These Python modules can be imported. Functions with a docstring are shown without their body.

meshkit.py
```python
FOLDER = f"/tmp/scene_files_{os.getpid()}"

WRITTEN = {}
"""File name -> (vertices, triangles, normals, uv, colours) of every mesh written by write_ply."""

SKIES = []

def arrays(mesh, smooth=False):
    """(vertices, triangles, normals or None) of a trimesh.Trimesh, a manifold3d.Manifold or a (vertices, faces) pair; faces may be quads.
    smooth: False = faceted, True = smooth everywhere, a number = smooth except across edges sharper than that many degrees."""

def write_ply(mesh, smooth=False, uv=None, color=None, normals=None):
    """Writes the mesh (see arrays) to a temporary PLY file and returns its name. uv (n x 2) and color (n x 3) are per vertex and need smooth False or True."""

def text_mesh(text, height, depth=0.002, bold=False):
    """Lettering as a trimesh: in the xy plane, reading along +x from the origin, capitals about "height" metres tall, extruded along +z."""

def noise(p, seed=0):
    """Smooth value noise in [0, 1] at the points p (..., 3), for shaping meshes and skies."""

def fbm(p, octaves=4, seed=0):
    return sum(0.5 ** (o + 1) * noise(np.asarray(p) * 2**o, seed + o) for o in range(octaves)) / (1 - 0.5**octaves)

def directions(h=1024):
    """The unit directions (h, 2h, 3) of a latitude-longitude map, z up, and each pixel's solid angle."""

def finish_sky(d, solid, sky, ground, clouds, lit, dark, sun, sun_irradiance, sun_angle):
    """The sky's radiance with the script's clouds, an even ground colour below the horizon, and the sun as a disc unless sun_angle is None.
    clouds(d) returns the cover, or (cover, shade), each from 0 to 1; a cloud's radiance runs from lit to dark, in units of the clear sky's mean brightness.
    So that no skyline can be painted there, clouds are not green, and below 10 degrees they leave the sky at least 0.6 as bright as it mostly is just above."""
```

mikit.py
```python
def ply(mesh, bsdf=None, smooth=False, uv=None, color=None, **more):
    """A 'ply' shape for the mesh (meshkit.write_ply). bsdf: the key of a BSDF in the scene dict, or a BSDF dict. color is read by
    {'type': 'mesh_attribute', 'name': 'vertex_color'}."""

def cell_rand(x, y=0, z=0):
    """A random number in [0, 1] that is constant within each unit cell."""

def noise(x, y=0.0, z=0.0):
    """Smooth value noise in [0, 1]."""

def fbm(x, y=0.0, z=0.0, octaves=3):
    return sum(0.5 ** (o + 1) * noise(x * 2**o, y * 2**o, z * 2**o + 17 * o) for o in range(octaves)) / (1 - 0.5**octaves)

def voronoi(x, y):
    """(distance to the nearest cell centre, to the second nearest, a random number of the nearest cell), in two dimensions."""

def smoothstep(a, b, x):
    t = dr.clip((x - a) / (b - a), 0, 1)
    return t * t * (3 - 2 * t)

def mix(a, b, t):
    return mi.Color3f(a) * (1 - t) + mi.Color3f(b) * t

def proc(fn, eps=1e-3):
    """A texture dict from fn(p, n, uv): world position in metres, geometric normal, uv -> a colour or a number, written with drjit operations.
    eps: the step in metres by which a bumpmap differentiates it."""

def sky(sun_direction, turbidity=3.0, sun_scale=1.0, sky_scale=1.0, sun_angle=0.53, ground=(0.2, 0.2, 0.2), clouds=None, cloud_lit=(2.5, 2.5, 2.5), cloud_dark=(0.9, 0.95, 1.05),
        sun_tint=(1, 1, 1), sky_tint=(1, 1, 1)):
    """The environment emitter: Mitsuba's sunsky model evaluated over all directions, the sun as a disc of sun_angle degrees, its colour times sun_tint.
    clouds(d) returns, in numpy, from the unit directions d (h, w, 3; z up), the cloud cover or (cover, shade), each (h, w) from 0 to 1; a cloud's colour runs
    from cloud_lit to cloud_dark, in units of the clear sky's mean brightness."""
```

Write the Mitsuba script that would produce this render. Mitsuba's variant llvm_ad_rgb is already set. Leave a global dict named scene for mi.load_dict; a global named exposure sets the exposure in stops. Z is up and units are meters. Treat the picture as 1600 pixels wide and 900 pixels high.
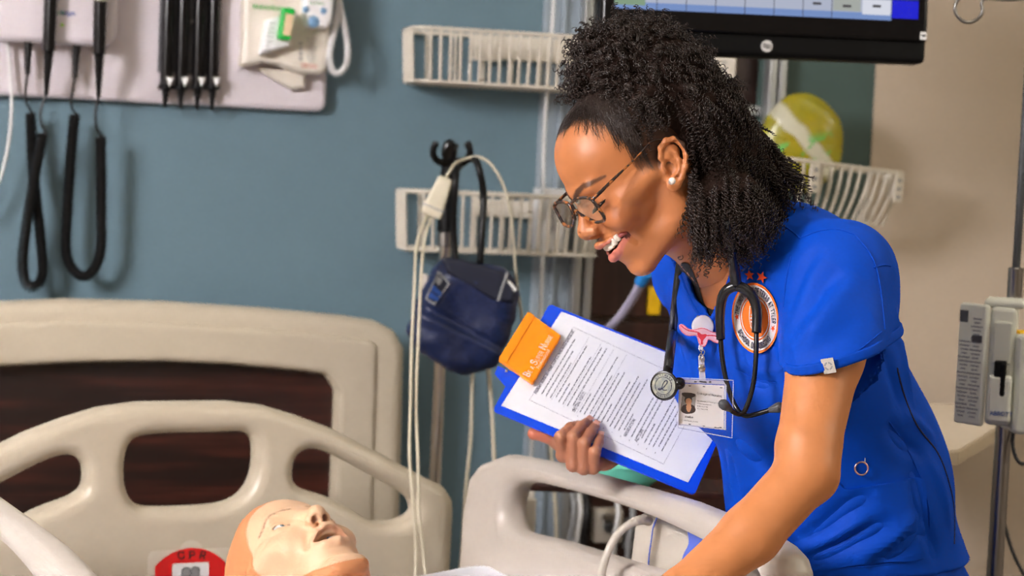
import math, numpy as np, trimesh, manifold3d, shapely, mitsuba as mi, drjit as dr, mikit, meshkit
from shapely.geometry import Polygon, Point
from scipy.interpolate import CubicSpline
from mikit import noise, fbm, smoothstep, mix
T = mi.ScalarTransform4f
scene, labels = {}, {}
rng = np.random.default_rng(7)

# ---------------------------------------------------------------- camera, light, exposure
F = 3000.0                                   # focal length in pixels of the 1600 px wide frame
EYE = np.array([0, 0, 1.42])
PITCH, ROLL = math.radians(3.587), math.radians(2.6)
fw = np.array([0, math.cos(PITCH), -math.sin(PITCH)])
_r0 = np.array([1.0, 0, 0]); _u0 = np.cross(_r0, fw)
cup = math.cos(ROLL) * _u0 - math.sin(ROLL) * _r0
cright = math.cos(ROLL) * _r0 + math.sin(ROLL) * _u0
exposure = 0.8
CAM_FOV = math.degrees(2 * math.atan(800 / F))
scene['camera'] = {'type': 'thinlens', 'fov': CAM_FOV, 'fov_axis': 'x', 'aperture_radius': 0.0068, 'focus_distance': 2.33,
                   'near_clip': 0.05, 'far_clip': 50.0,
                   'to_world': T().look_at(origin=EYE.tolist(), target=(EYE + fw).tolist(), up=cup.tolist())}
scene['room_glow'] = {'type': 'constant', 'radiance': {'type': 'rgb', 'value': [0.01, 0.01, 0.01]}}

def area_light(key, c, target, w, h, rgb):
    c, target = np.array(c, float), np.array(target, float)
    scene[key] = {'type': 'rectangle', 'to_world': T().look_at(origin=c.tolist(), target=target.tolist(), up=[0, 0.02, 1]) @ T().scale([w / 2, h / 2, 1]),
                  'emitter': {'type': 'area', 'radiance': {'type': 'rgb', 'value': list(rgb)}}}
SOFTBOX = dict(c=(-2.25, 0.35, 2.4), target=(0.15, 2.6, 1.2), w=0.9, h=0.9, rgb=(38, 36.6, 37))
area_light('softbox_lamp__diffuser', **SOFTBOX)
RIM = dict(c=(2.35, 2.0, 2.35), target=(0.4, 2.5, 1.2), w=0.7, h=0.7, rgb=(5.0, 4.8, 3.9))
area_light('strip_lamp__diffuser', **RIM)
CEIL = (1.45, 1.28, 1.02)
for i, (x, y) in enumerate(((-0.9, 1.7), (0.9, 2.4), (-0.9, -0.2), (0.9, 0.3))):
    k = 'ceiling_light' + (f'_{i:03d}' if i else '')
    area_light(k + '__diffuser', (x, y, 2.685), (x, y, 0), 0.6, 1.2, CEIL)
    labels[k] = {'label': ('flat ceiling light panel above the hospital bed', 'flat ceiling light panel above the nurse', 'flat ceiling light panel past the foot of the bed', 'flat ceiling light panel on the beige wall side, away from the nurse')[i], 'category': 'ceiling light', 'group': 'ceiling light panels'}
labels['softbox_lamp'] = {'label': 'large square studio softbox lamp up on the camera side by the bed', 'category': 'lamp'}
labels['strip_lamp'] = {'label': 'smaller studio lamp up at the beige wall side behind the nurse', 'category': 'lamp'}

# ---------------------------------------------------------------- helpers
def ray(px, py):
    d = fw * F + cright * (px - 800) - cup * (py - 450)
    return d / np.linalg.norm(d)
def at(px, py, Y):
    """The point at depth Y (plane y = Y) that stands at this place of the view."""
    d = ray(px, py)
    return EYE + d * (Y / d[1])
def lin(r, g, b):
    c = np.array([r, g, b]) / 255.0
    return [float(x) for x in np.where(c < 0.04045, c / 12.92, ((c + 0.055) / 1.055) ** 2.4)]
def unit(v):
    v = np.asarray(v, float); return v / np.linalg.norm(v)

class Frame:
    """A local frame: origin o, axes ex, ey, ez (columns)."""
    def __init__(s, o, ex, ez):
        s.o = np.array(o, float); s.ex = unit(ex); ez = np.array(ez, float)
        s.ez = unit(ez - s.ex * (ez @ s.ex)); s.ey = np.cross(s.ez, s.ex); s.R = np.stack([s.ex, s.ey, s.ez], 1)
    def __call__(s, m):
        if isinstance(m, trimesh.Trimesh):
            m = m.copy(); m.vertices = m.vertices @ s.R.T + s.o; return m
        return np.asarray(m, float) @ s.R.T + s.o
    def hit(s, px, py, off=0.0):
        """Where the view ray through (px, py) meets the frame's xz plane moved by off along ey: local (x, z)."""
        d = ray(px, py); o = s.o + s.ey * off
        p = EYE + d * (((o - EYE) @ s.ey) / (d @ s.ey)) - s.o
        return np.array([p @ s.ex, p @ s.ez])
    def hits(s, pts, off=0.0):
        return np.array([s.hit(x, y, off) for x, y in pts])

def numbered(name):
    if name not in scene and not any(k.startswith(name + '__') for k in scene) and name not in labels: return name
    i = 1
    while f'{name}_{i:03d}' in scene or f'{name}_{i:03d}' in labels or any(k.startswith(f'{name}_{i:03d}__') for k in scene): i += 1
    return f'{name}_{i:03d}'
def thing(name, label, cat, group=None, kind=None):
    k = numbered(name); labels[k] = {'label': label, 'category': cat}
    if group: labels[k]['group'] = group
    if kind: labels[k]['kind'] = kind
    return k
def put(parent, name, mesh, bsdf, smooth=32, label=None, **kw):
    """One entry of the scene: a part of parent (or the thing itself when name is empty)."""
    key = parent if not name else numbered(parent + '__' + name)
    if isinstance(mesh, list): mesh = cat(mesh)
    scene[key] = mikit.ply(mesh, bsdf, smooth=smooth, **kw)
    if label: labels.setdefault(key, {})['label'] = label
    return key
def struct(name, mesh, bsdf, smooth=False):
    scene[name] = mikit.ply(mesh if not isinstance(mesh, list) else cat(mesh), bsdf, smooth=smooth); labels[name] = {'kind': 'structure'}

def cat(ms):
    return trimesh.util.concatenate([m for m in ms if m is not None])
def tm(man):
    m = man.to_mesh(); return trimesh.Trimesh(m.vert_properties[:, :3], m.tri_verts, process=False)
_SPH = {}
def ball(r, n=3, c=(0, 0, 0), s=(1, 1, 1)):
    if n not in _SPH: _SPH[n] = trimesh.creation.icosphere(n)
    m = _SPH[n].copy(); m.vertices = m.vertices * r * np.array(s) + np.array(c); return m
def rbox(x, y, z, r=0.004, c=(0, 0, 0), seg=12):
    s = manifold3d.Manifold.sphere(r, seg)
    p = [s.translate((a * (x / 2 - r), b * (y / 2 - r), d * (z / 2 - r))) for a in (-1, 1) for b in (-1, 1) for d in (-1, 1)]
    m = tm(manifold3d.Manifold.batch_hull(p)); m.vertices += np.array(c); return m
def box(x, y, z, c=(0, 0, 0)):
    m = trimesh.creation.box((x, y, z)); m.vertices += np.array(c); return m
def spline(pts, n=40, closed=False):
    p = np.asarray(pts, float)
    if closed: p = np.vstack([p, p[:1]])
    t = np.concatenate([[0], np.cumsum(np.maximum(np.linalg.norm(np.diff(p, axis=0), axis=1), 1e-6) ** 0.7)])
    q = CubicSpline(t, p, bc_type='periodic' if closed else 'natural')(np.linspace(0, t[-1], n))
    return q[:-1] if closed else q
def tube(pts, r, sides=10, closed=False, cap=True, flat=None):
    """A round tube along pts; r a number or one per point; flat=(a, b) an elliptical section."""
    p = np.asarray(pts, float); n = len(p)
    tg = np.roll(p, -1, 0) - np.roll(p, 1, 0) if closed else np.gradient(p, axis=0)
    tg /= np.linalg.norm(tg, axis=1, keepdims=True) + 1e-12
    a = np.cross(tg[0], [0.3, 0.2, 1.0]); a /= np.linalg.norm(a)
    A = np.empty_like(p)
    for i in range(n):
        a = a - tg[i] * (a @ tg[i]); a /= np.linalg.norm(a); A[i] = a
    B = np.cross(tg, A)
    r = np.broadcast_to(np.asarray(r, float), (n,))
    th = np.arange(sides) * 2 * np.pi / sides
    fa, fb = flat or (1, 1)
    v = (p[:, None] + r[:, None, None] * (fa * np.cos(th)[None, :, None] * A[:, None] + fb * np.sin(th)[None, :, None] * B[:, None])).reshape(-1, 3)
    i, j = np.meshgrid(np.arange(n if closed else n - 1), np.arange(sides), indexing='ij')
    i2, j2 = (i + 1) % n, (j + 1) % sides
    q = np.stack([i * sides + j, i * sides + j2, i2 * sides + j2, i2 * sides + j], -1).reshape(-1, 4)
    f = np.vstack([q[:, [0, 1, 2]], q[:, [0, 2, 3]]])
    if cap and not closed:
        k = len(v); v = np.vstack([v, p[:1], p[-1:]]); jj = np.arange(sides)
        f = np.vstack([f, np.stack([jj * 0 + k, (jj + 1) % sides, jj], 1), np.stack([jj * 0 + k + 1, (n - 1) * sides + jj, (n - 1) * sides + (jj + 1) % sides], 1)])
    return trimesh.Trimesh(v, f, process=False)
def lathe(prof, seg=32, c=(0, 0, 0)):
    """Revolve (radius, z) profile about z."""
    m = trimesh.creation.revolve(np.array(prof, float), sections=seg); m.vertices += np.array(c); return m
def orient(m, a, b):
    """Move a mesh modelled along +z from the origin so that it starts at a and points to b."""
    a, b = np.array(a, float), np.array(b, float); z = unit(b - a)
    x = unit(np.cross([0, 0, 1], z) if abs(z[2]) < 0.95 else np.cross([0, 1, 0], z)); R = np.stack([x, np.cross(z, x), z], 1)
    m = m.copy(); m.vertices = m.vertices @ R.T + a; return m
def cyl(a, b, r, seg=16, r2=None):
    L = np.linalg.norm(np.subtract(b, a)); r2 = r if r2 is None else r2; e = min(r, r2) * 0.12
    return orient(lathe([(0, 0), (r - e, 0), (r, e), (r2, L - e), (r2 - e, L), (0, L)], seg), a, b)
def plate(poly, y0, y1, bevel=0.0):
    """A polygon in local (x, z) extruded along local y from y0 to y1 (y1 the front), front edge bevelled."""
    out = []
    for g in getattr(poly, 'geoms', [poly]):
        m = trimesh.creation.extrude_polygon(g, abs(y1 - y0) - bevel, engine='earcut')
        out.append(m)
        if bevel:
            i = g.buffer(-bevel)
            for h in getattr(i, 'geoms', [i]):
                if h.is_empty: continue
                m2 = trimesh.creation.extrude_polygon(h, bevel, engine='earcut'); m2.vertices += [0, 0, abs(y1 - y0) - bevel]; out.append(m2)
    m = cat(out); v = m.vertices
    m.vertices = np.stack([v[:, 0], y0 + np.sign(y1 - y0) * v[:, 2], v[:, 1]], 1)
    if y1 > y0: m.faces = m.faces[:, ::-1]
    return m
def rrect(x0, z0, x1, z1, r):
    return shapely.box(x0 + r, z0 + r, x1 - r, z1 - r).buffer(r, quad_segs=8)
def text(s, h, frame, x, z, y=0.0, rot=0.0, depth=0.0006, bold=False, center=False, mirror=1):
    """Flat lettering standing on the frame's xz plane: start (x, z), running along +x (mirror=-1: the frame's x runs leftwards in view)."""
    m = meshkit.text_mesh(s, h, depth, bold)
    v = m.vertices.copy()
    if center: v[:, 0] -= v[:, 0].max() / 2
    c, q = math.cos(rot), math.sin(rot)
    X, Z = v[:, 0] * c - v[:, 1] * q, v[:, 0] * q + v[:, 1] * c
    m.vertices = np.stack([x + mirror * X, y - v[:, 2], z + Z], 1)
    return frame(m)

# ---- implicit surfaces: a grid of signed distances, smooth unions, and surface nets
class Field:
    def __init__(s, lo, hi, h):
        s.lo, s.h = np.array(lo, float), h
        s.n = np.ceil((np.array(hi, float) - s.lo) / h).astype(int) + 1
        s.d = np.full(tuple(s.n), 1e3, np.float32)
        s.ax = [(s.lo[i] + h * np.arange(s.n[i])).astype(np.float32) for i in range(3)]
    def part(s, lo, hi):
        sl = []
        for i in range(3):
            a = int(np.clip(np.floor((lo[i] - s.lo[i]) / s.h), 0, s.n[i])); b = int(np.clip(np.ceil((hi[i] - s.lo[i]) / s.h) + 1, 0, s.n[i]))
            sl.append(slice(a, max(a, b)))
        sl = tuple(sl)
        return sl, [s.ax[0][sl[0]][:, None, None], s.ax[1][sl[1]][None, :, None], s.ax[2][sl[2]][None, None, :]]
    def merge(s, sl, b, k, sub=False):
        a = s.d[sl]
        if a.size == 0: return
        if sub: a, b = -a, b
        h = np.clip(0.5 + 0.5 * (b - a) / k, 0, 1) if k > 0 else (b > a).astype(np.float32)
        r = b * (1 - h) + a * h - k * h * (1 - h)
        s.d[sl] = -r if sub else r
    def ell(s, c, r, k=0.008, R=None, sub=False):
        c, r = np.array(c, float), np.array(r, float); m = r.max() + k * 2 + 2 * s.h
        sl, (X, Y, Z) = s.part(c - m, c + m)
        x, y, z = X - c[0], Y - c[1], Z - c[2]
        if R is not None:
            x, y, z = (R[0, i] * x + R[1, i] * y + R[2, i] * z for i in range(3))
        k0 = np.sqrt((x / r[0]) ** 2 + (y / r[1]) ** 2 + (z / r[2]) ** 2); k1 = np.sqrt((x / r[0] ** 2) ** 2 + (y / r[1] ** 2) ** 2 + (z / r[2] ** 2) ** 2)
        s.merge(sl, (k0 * (k0 - 1) / np.maximum(k1, 1e-6)).astype(np.float32), k, sub)
    def cap(s, a, b, ra, rb=None, k=0.008, sub=False, flat=None):
        a, b = np.array(a, float), np.array(b, float); rb = ra if rb is None else rb; m = max(ra, rb) + 2 * k + 2 * s.h
        sl, (X, Y, Z) = s.part(np.minimum(a, b) - m, np.maximum(a, b) + m)
        ab = b - a; L2 = max(ab @ ab, 1e-12)
        t = np.clip(((X - a[0]) * ab[0] + (Y - a[1]) * ab[1] + (Z - a[2]) * ab[2]) / L2, 0, 1)
        q = [X - a[0] - t * ab[0], Y - a[1] - t * ab[1], Z - a[2] - t * ab[2]]
        d2 = q[0] ** 2 + q[1] ** 2 + q[2] ** 2
        if flat is not None:      # (axis, factor): distances along that axis count factor times
            ax, f = flat; e = q[0] * ax[0] + q[1] * ax[1] + q[2] * ax[2]; d2 = d2 + (f * f - 1) * e * e
        s.merge(sl, (np.sqrt(d2) - (ra + (rb - ra) * t)).astype(np.float32), k, sub)
    def chain(s, pts, rs, k=0.008, sub=False, flat=None):
        for i in range(len(pts) - 1): s.cap(pts[i], pts[i + 1], rs[i], rs[i + 1], k, sub, flat)
    def mesh(s):
        return nets(s.d, s.lo, s.h)

def nets(d, lo, h):
    """Naive surface nets of the zero level of d."""
    ins = d < 0
    c = [ins[i:d.shape[0] - 1 + i, j:d.shape[1] - 1 + j, k:d.shape[2] - 1 + k] for i in (0, 1) for j in (0, 1) for k in (0, 1)]
    cnt = sum(x.astype(np.int8) for x in c)
    act = np.argwhere((cnt > 0) & (cnt < 8))
    off = np.array([(i, j, k) for i in (0, 1) for j in (0, 1) for k in (0, 1)])
    val = np.stack([d[act[:, 0] + o[0], act[:, 1] + o[1], act[:, 2] + o[2]] for o in off], 1)
    pos, num = np.zeros((len(act), 3)), np.zeros(len(act))
    for a in range(8):
        for b in range(a + 1, 8):
            if np.abs(off[a] - off[b]).sum() != 1: continue
            m = (val[:, a] < 0) != (val[:, b] < 0)
            t = np.where(m, val[:, a] / np.where(m, val[:, a] - val[:, b], 1), 0)
            pos += m[:, None] * (off[a] + t[:, None] * (off[b] - off[a])); num += m
    v = (act + pos / num[:, None]) * h + lo
    idx = np.full(cnt.shape, -1, np.int32); idx[tuple(act.T)] = np.arange(len(act))
    faces = []
    for ax in range(3):
        b, e = (ax + 1) % 3, (ax + 2) % 3
        s0 = [slice(1, -1)] * 3; s0[ax] = slice(0, -1); s1 = list(s0); s1[ax] = slice(1, None)
        A, B = ins[tuple(s0)], ins[tuple(s1)]
        for flip, m in ((False, A & ~B), (True, ~A & B)):
            p = np.argwhere(m); o = np.ones(3, int); o[ax] = 0; p = p + o
            def cell(db, de):
                q = p.copy(); q[:, b] -= db; q[:, e] -= de; return idx[tuple(q.T)]
            q = np.stack([cell(1, 1), cell(0, 1), cell(0, 0), cell(1, 0)], 1)
            faces.append(q[:, ::-1] if flip else q)
    q = np.vstack(faces)
    return trimesh.Trimesh(v, np.vstack([q[:, [0, 1, 2]], q[:, [0, 2, 3]]]), process=False)

def relax(m, n):
    """Evens out a mesh without shrinking it."""
    import scipy.sparse as sp
    e = np.unique(np.sort(m.edges, axis=1), axis=0); k = len(m.vertices)
    A = sp.coo_matrix((np.ones(len(e) * 2), (np.r_[e[:, 0], e[:, 1]], np.r_[e[:, 1], e[:, 0]])), (k, k)).tocsr(); g = np.asarray(A.sum(1)); v = np.array(m.vertices)
    for _ in range(n):
        for w in (0.5, -0.52): v = v + w * (A @ v / g - v)
    m.vertices = v
def slab(poly, t, r, h=0.004, grow=None):
    """A rounded moulded panel: polygon in (x, z), thickness t about y = 0, edges rounded by r."""
    x0, z0, x1, z1 = poly.bounds; m = 4 * h
    X = np.arange(x0 - m, x1 + m, h); Z = np.arange(z0 - m, z1 + m, h); Yv = np.arange(-t / 2 - 3 * h, t / 2 + 3.5 * h, h)
    gx, gz = np.meshgrid(X, Z, indexing='ij')
    pts = shapely.points(gx.ravel(), gz.ravel()); shapely.prepare(poly)
    d2 = shapely.distance(pts, poly.boundary) * np.where(shapely.contains(poly, pts), -1, 1)
    a = (d2.reshape(gx.shape) + r)[:, None, :]; b = (np.abs(Yv) - (t / 2 - r))[None, :, None]
    d = np.minimum(np.maximum(a, b), 0) + np.sqrt(np.maximum(a, 0) ** 2 + np.maximum(b, 0) ** 2) - r
    return nets(d, np.array([X[0], Yv[0], Z[0]]), h)
def smooth_poly(pts, n=160):
    return Polygon(spline(pts, n, closed=True))

# ---------------------------------------------------------------- materials
def mat(key, rgb, rough=0.5, metal=0.0, spec=0.5, coat=0.0, sheen=0.0, two=True, **kw):
    b = {'type': 'principled', 'base_color': rgb if isinstance(rgb, dict) else {'type': 'rgb', 'value': lin(*rgb)}, 'roughness': rough, 'metallic': metal, 'specular': spec}
    if coat: b['clearcoat'] = coat; b['clearcoat_gloss'] = 0.9
    if sheen: b['sheen'] = sheen
    b.update(kw)
    scene[key] = {'type': 'twosided', 'bsdf': b} if two else b
    return key
def speckle(rgb, amt, scale):
    """A colour with a fine even grain."""
    c = lin(*rgb)
    return mikit.proc(lambda p, n, uv: mi.Color3f(*c) * (1 - amt / 2 + amt * fbm(p.x * scale, p.y * scale, p.z * scale)))
# ---------------------------------------------------------------- colours
mat('blue_paint', speckle((98, 122, 134), 0.05, 160), 0.62, spec=0.3)
mat('beige_paint', speckle((190, 174, 156), 0.05, 160), 0.65, spec=0.3)
mat('green_paint', speckle((66, 84, 80), 0.05, 160), 0.6, spec=0.3)
mat('grey_panel', (136, 148, 158), 0.5)
mat('aluminium', (176, 178, 178), 0.36, metal=0.75)
mat('white_plastic', (212, 204, 210), 0.38)
mat('warm_white', (222, 214, 202), 0.4)
mat('pure_white', (236, 236, 238), 0.45)
mat('black_gloss', (6, 6, 8), 0.14, spec=0.3, coat=0.25)
mat('black_rubber', (9, 9, 10), 0.4, spec=0.35)
mat('black_matte', (7, 7, 8), 0.5, spec=0.15)
mat('dark_grey', (60, 62, 66), 0.45)
mat('mid_grey', (135, 136, 138), 0.45)
mat('chrome', (205, 200, 192), 0.16, metal=1.0)
mat('steel', (150, 148, 145), 0.28, metal=1.0)
mat('basket_coat', (214, 206, 192), 0.42)
mat('cream_cable', (208, 200, 178), 0.42)
mat('white_cable', (222, 222, 222), 0.42)
mat('print_blue', (28, 66, 140), 0.5)
mat('print_green', (60, 160, 60), 0.5)
mat('print_grey', (120, 122, 128), 0.5)
mat('print_dark', (44, 46, 56), 0.5)
mat('print_red', (190, 80, 60), 0.5)
mat('vinyl', speckle((120, 112, 102), 0.2, 30), 0.5)
mat('ceiling_white', (225, 222, 216), 0.8)
def wood_fn(p, n, uv):
    g = fbm(p.x * 3 + p.y * 2, p.z * 46, p.y * 3, 4)
    f = fbm(p.x * 9 + p.y * 6, p.z * 210, 0.0, 2)
    return mix(mix(lin(24, 8, 5), lin(58, 22, 14), smoothstep(0.38, 0.72, g)), lin(28, 9, 6), 0.45 * smoothstep(0.45, 0.7, f))
mat('mahogany', mikit.proc(wood_fn), 0.36, coat=0.15)
def wood_v_fn(p, n, uv):
    g = fbm(p.x * 46, p.z * 3, p.y * 3, 4)
    return mix(lin(38, 16, 11), lin(58, 27, 19), smoothstep(0.34, 0.68, g))
mat('mahogany_upright', mikit.proc(wood_v_fn), 0.4)

# ---------------------------------------------------------------- the room
YAW = math.radians(14)
W = Frame(at(0, 262, 3.55) * [1, 1, 0], [math.cos(YAW), math.sin(YAW), 0], [0, 0, 1])      # back wall: x along it, y into it, z up
def wall_piece(name, x0, x1, m, z0=0, z1=2.7, y0=0.0, th=0.1):
    struct(name, W(box(x1 - x0, th, z1 - z0, ((x0 + x1) / 2, y0 + th / 2, (z0 + z1) / 2))), m)
xw = lambda px, off=0.0: W.hit(px, 300, off)[0]
X_BLUE, X_RAIL, X_RAIL2, X_GREEN = xw(836), xw(903), xw(1180), xw(1357)
wall_piece('wall_back', -2.2, X_BLUE, 'blue_paint')
wall_piece('wall_green', X_RAIL2, X_GREEN, 'green_paint')
wall_piece('wall_beige', X_GREEN, 3.4, 'beige_paint', y0=-0.004)
wall_piece('wall_recess', X_BLUE, X_RAIL2, 'beige_paint', y0=0.06)
struct('floor', box(7, 7, 0.1, (0.4, 1.2, -0.05)), 'vinyl')
struct('ceiling', box(7, 7, 0.1, (0.4, 1.2, 2.75)), 'ceiling_white')
struct('wall_left', box(0.1, 7, 2.7, (-2.75, 1.2, 1.35)), 'beige_paint')
struct('wall_right', box(0.1, 7, 2.7, (3.35, 1.2, 1.35)), 'beige_paint')
struct('wall_rear', box(7, 0.1, 2.7, (0.4, -1.6, 1.35)), 'beige_paint')

# headwall unit: grey pilaster, mahogany boards between two aluminium rails
h = thing('headwall_unit', 'tall headwall column with grey side panel and dark wood boards between aluminium rails', 'headwall')
put(h, 'side_panel', W(rbox(X_RAIL - X_BLUE, 0.05, 2.6, 0.006, ((X_BLUE + X_RAIL) / 2, 0.02, 1.35))), 'grey_panel')
for px0, px1 in ((893, 908), (912, 925), (1183, 1196), (1199, 1211)):
    a, b = xw(px0), xw(px1)
    put(h, 'rail', W(rbox(b - a, 0.05, 2.6, 0.005, ((a + b) / 2, -0.01, 1.35))), 'aluminium')
a, b = xw(926), xw(1182)
for z0, z1 in ((0.1, 0.62), (0.63, 1.12), (1.13, 1.545), (1.57, 2.1), (2.11, 2.6)):
    put(h, 'board', W(rbox(b - a, 0.03, z1 - z0, 0.003, ((a + b) / 2, 0.035, (z0 + z1) / 2))), 'mahogany_upright')
put(h, 'cross_bar', W(rbox(b - a, 0.03, 0.02, 0.003, ((a + b) / 2, 0.01, 1.557))), 'aluminium')
a = xw(868)
put(h, 'strip', W(rbox(0.010, 0.012, 2.5, 0.003, (a, -0.008, 1.35))), 'grey_panel')

# ---------------------------------------------------------------- instrument board on the blue wall
def quadw(pts, off=0.0): return W.hits(pts, off)
d = thing('instrument_board', 'broad lavender white backing board on the blue wall above the headboard', 'wall board')
br = W.hit(509, 178, -0.03); bl = W.hit(0, 146, -0.03)
put(d, '', W(slab(rrect(bl[0] - 0.5, (br[1] + bl[1]) / 2, br[0], 2.1, 0.018), 0.03, 0.006, 0.005).apply_translation([0, -0.0165, 0])), 'white_plastic', smooth=True)
OB = -0.031                                                                                 # the board's face
t = thing('power_base', 'rounded white instrument power base with a small green light', 'medical device')
a, b = W.hit(-24, 62, OB - 0.05), W.hit(183, 63, OB - 0.05)
put(t, 'housing', W(slab(rrect(a[0], a[1], b[0], a[1] + 0.2, 0.032), 0.055, 0.014, 0.004).apply_translation([0, OB - 0.0275, 0])), 'white_plastic', smooth=True)
c = W.hit(70, 22, OB - 0.056)
put(t, 'lettering', text('Welch', 0.0085, W, c[0], c[1], OB - 0.0552), 'print_green')
put(t, 'lettering', text('Allyn', 0.0085, W, c[0] + 0.0255, c[1], OB - 0.0552, bold=True), 'print_blue')
mat('green_led', (150, 200, 40), 0.3)
c = W.hit(97, 39, OB - 0.056); put(t, 'indicator_light', W(ball(0.0034, 2, (c[0], OB - 0.055, c[1]))), 'green_led')
def wpath(pts, off, n): 
    q = W.hits(pts, off); return W(np.stack([spline(q, n)[:, 0], np.full(n, off), spline(q, n)[:, 1]], 1))
def coil(path, R, r, pitch, seg=10, sides=5):
    """A tight spring of wire r along a path, radius R."""
    L = np.concatenate([[0], np.cumsum(np.linalg.norm(np.diff(path, axis=0), axis=1))]); turns = L[-1] / pitch; n = int(turns * seg)
    s = np.linspace(0, L[-1], n); p = np.stack([np.interp(s, L, path[:, i]) for i in range(3)], 1)
    tg = np.gradient(p, axis=0); tg /= np.linalg.norm(tg, axis=1, keepdims=True)
    a = unit(np.cross(tg[0], [0.2, 1, 0.3])); A = np.empty_like(p)
    for i in range(n): a = unit(a - tg[i] * (a @ tg[i])); A[i] = a
    B = np.cross(tg, A); th = np.linspace(0, turns * 2 * np.pi, n)[:, None]
    return tube(p + R * (np.cos(th) * A + np.sin(th) * B), r, sides)
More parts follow.
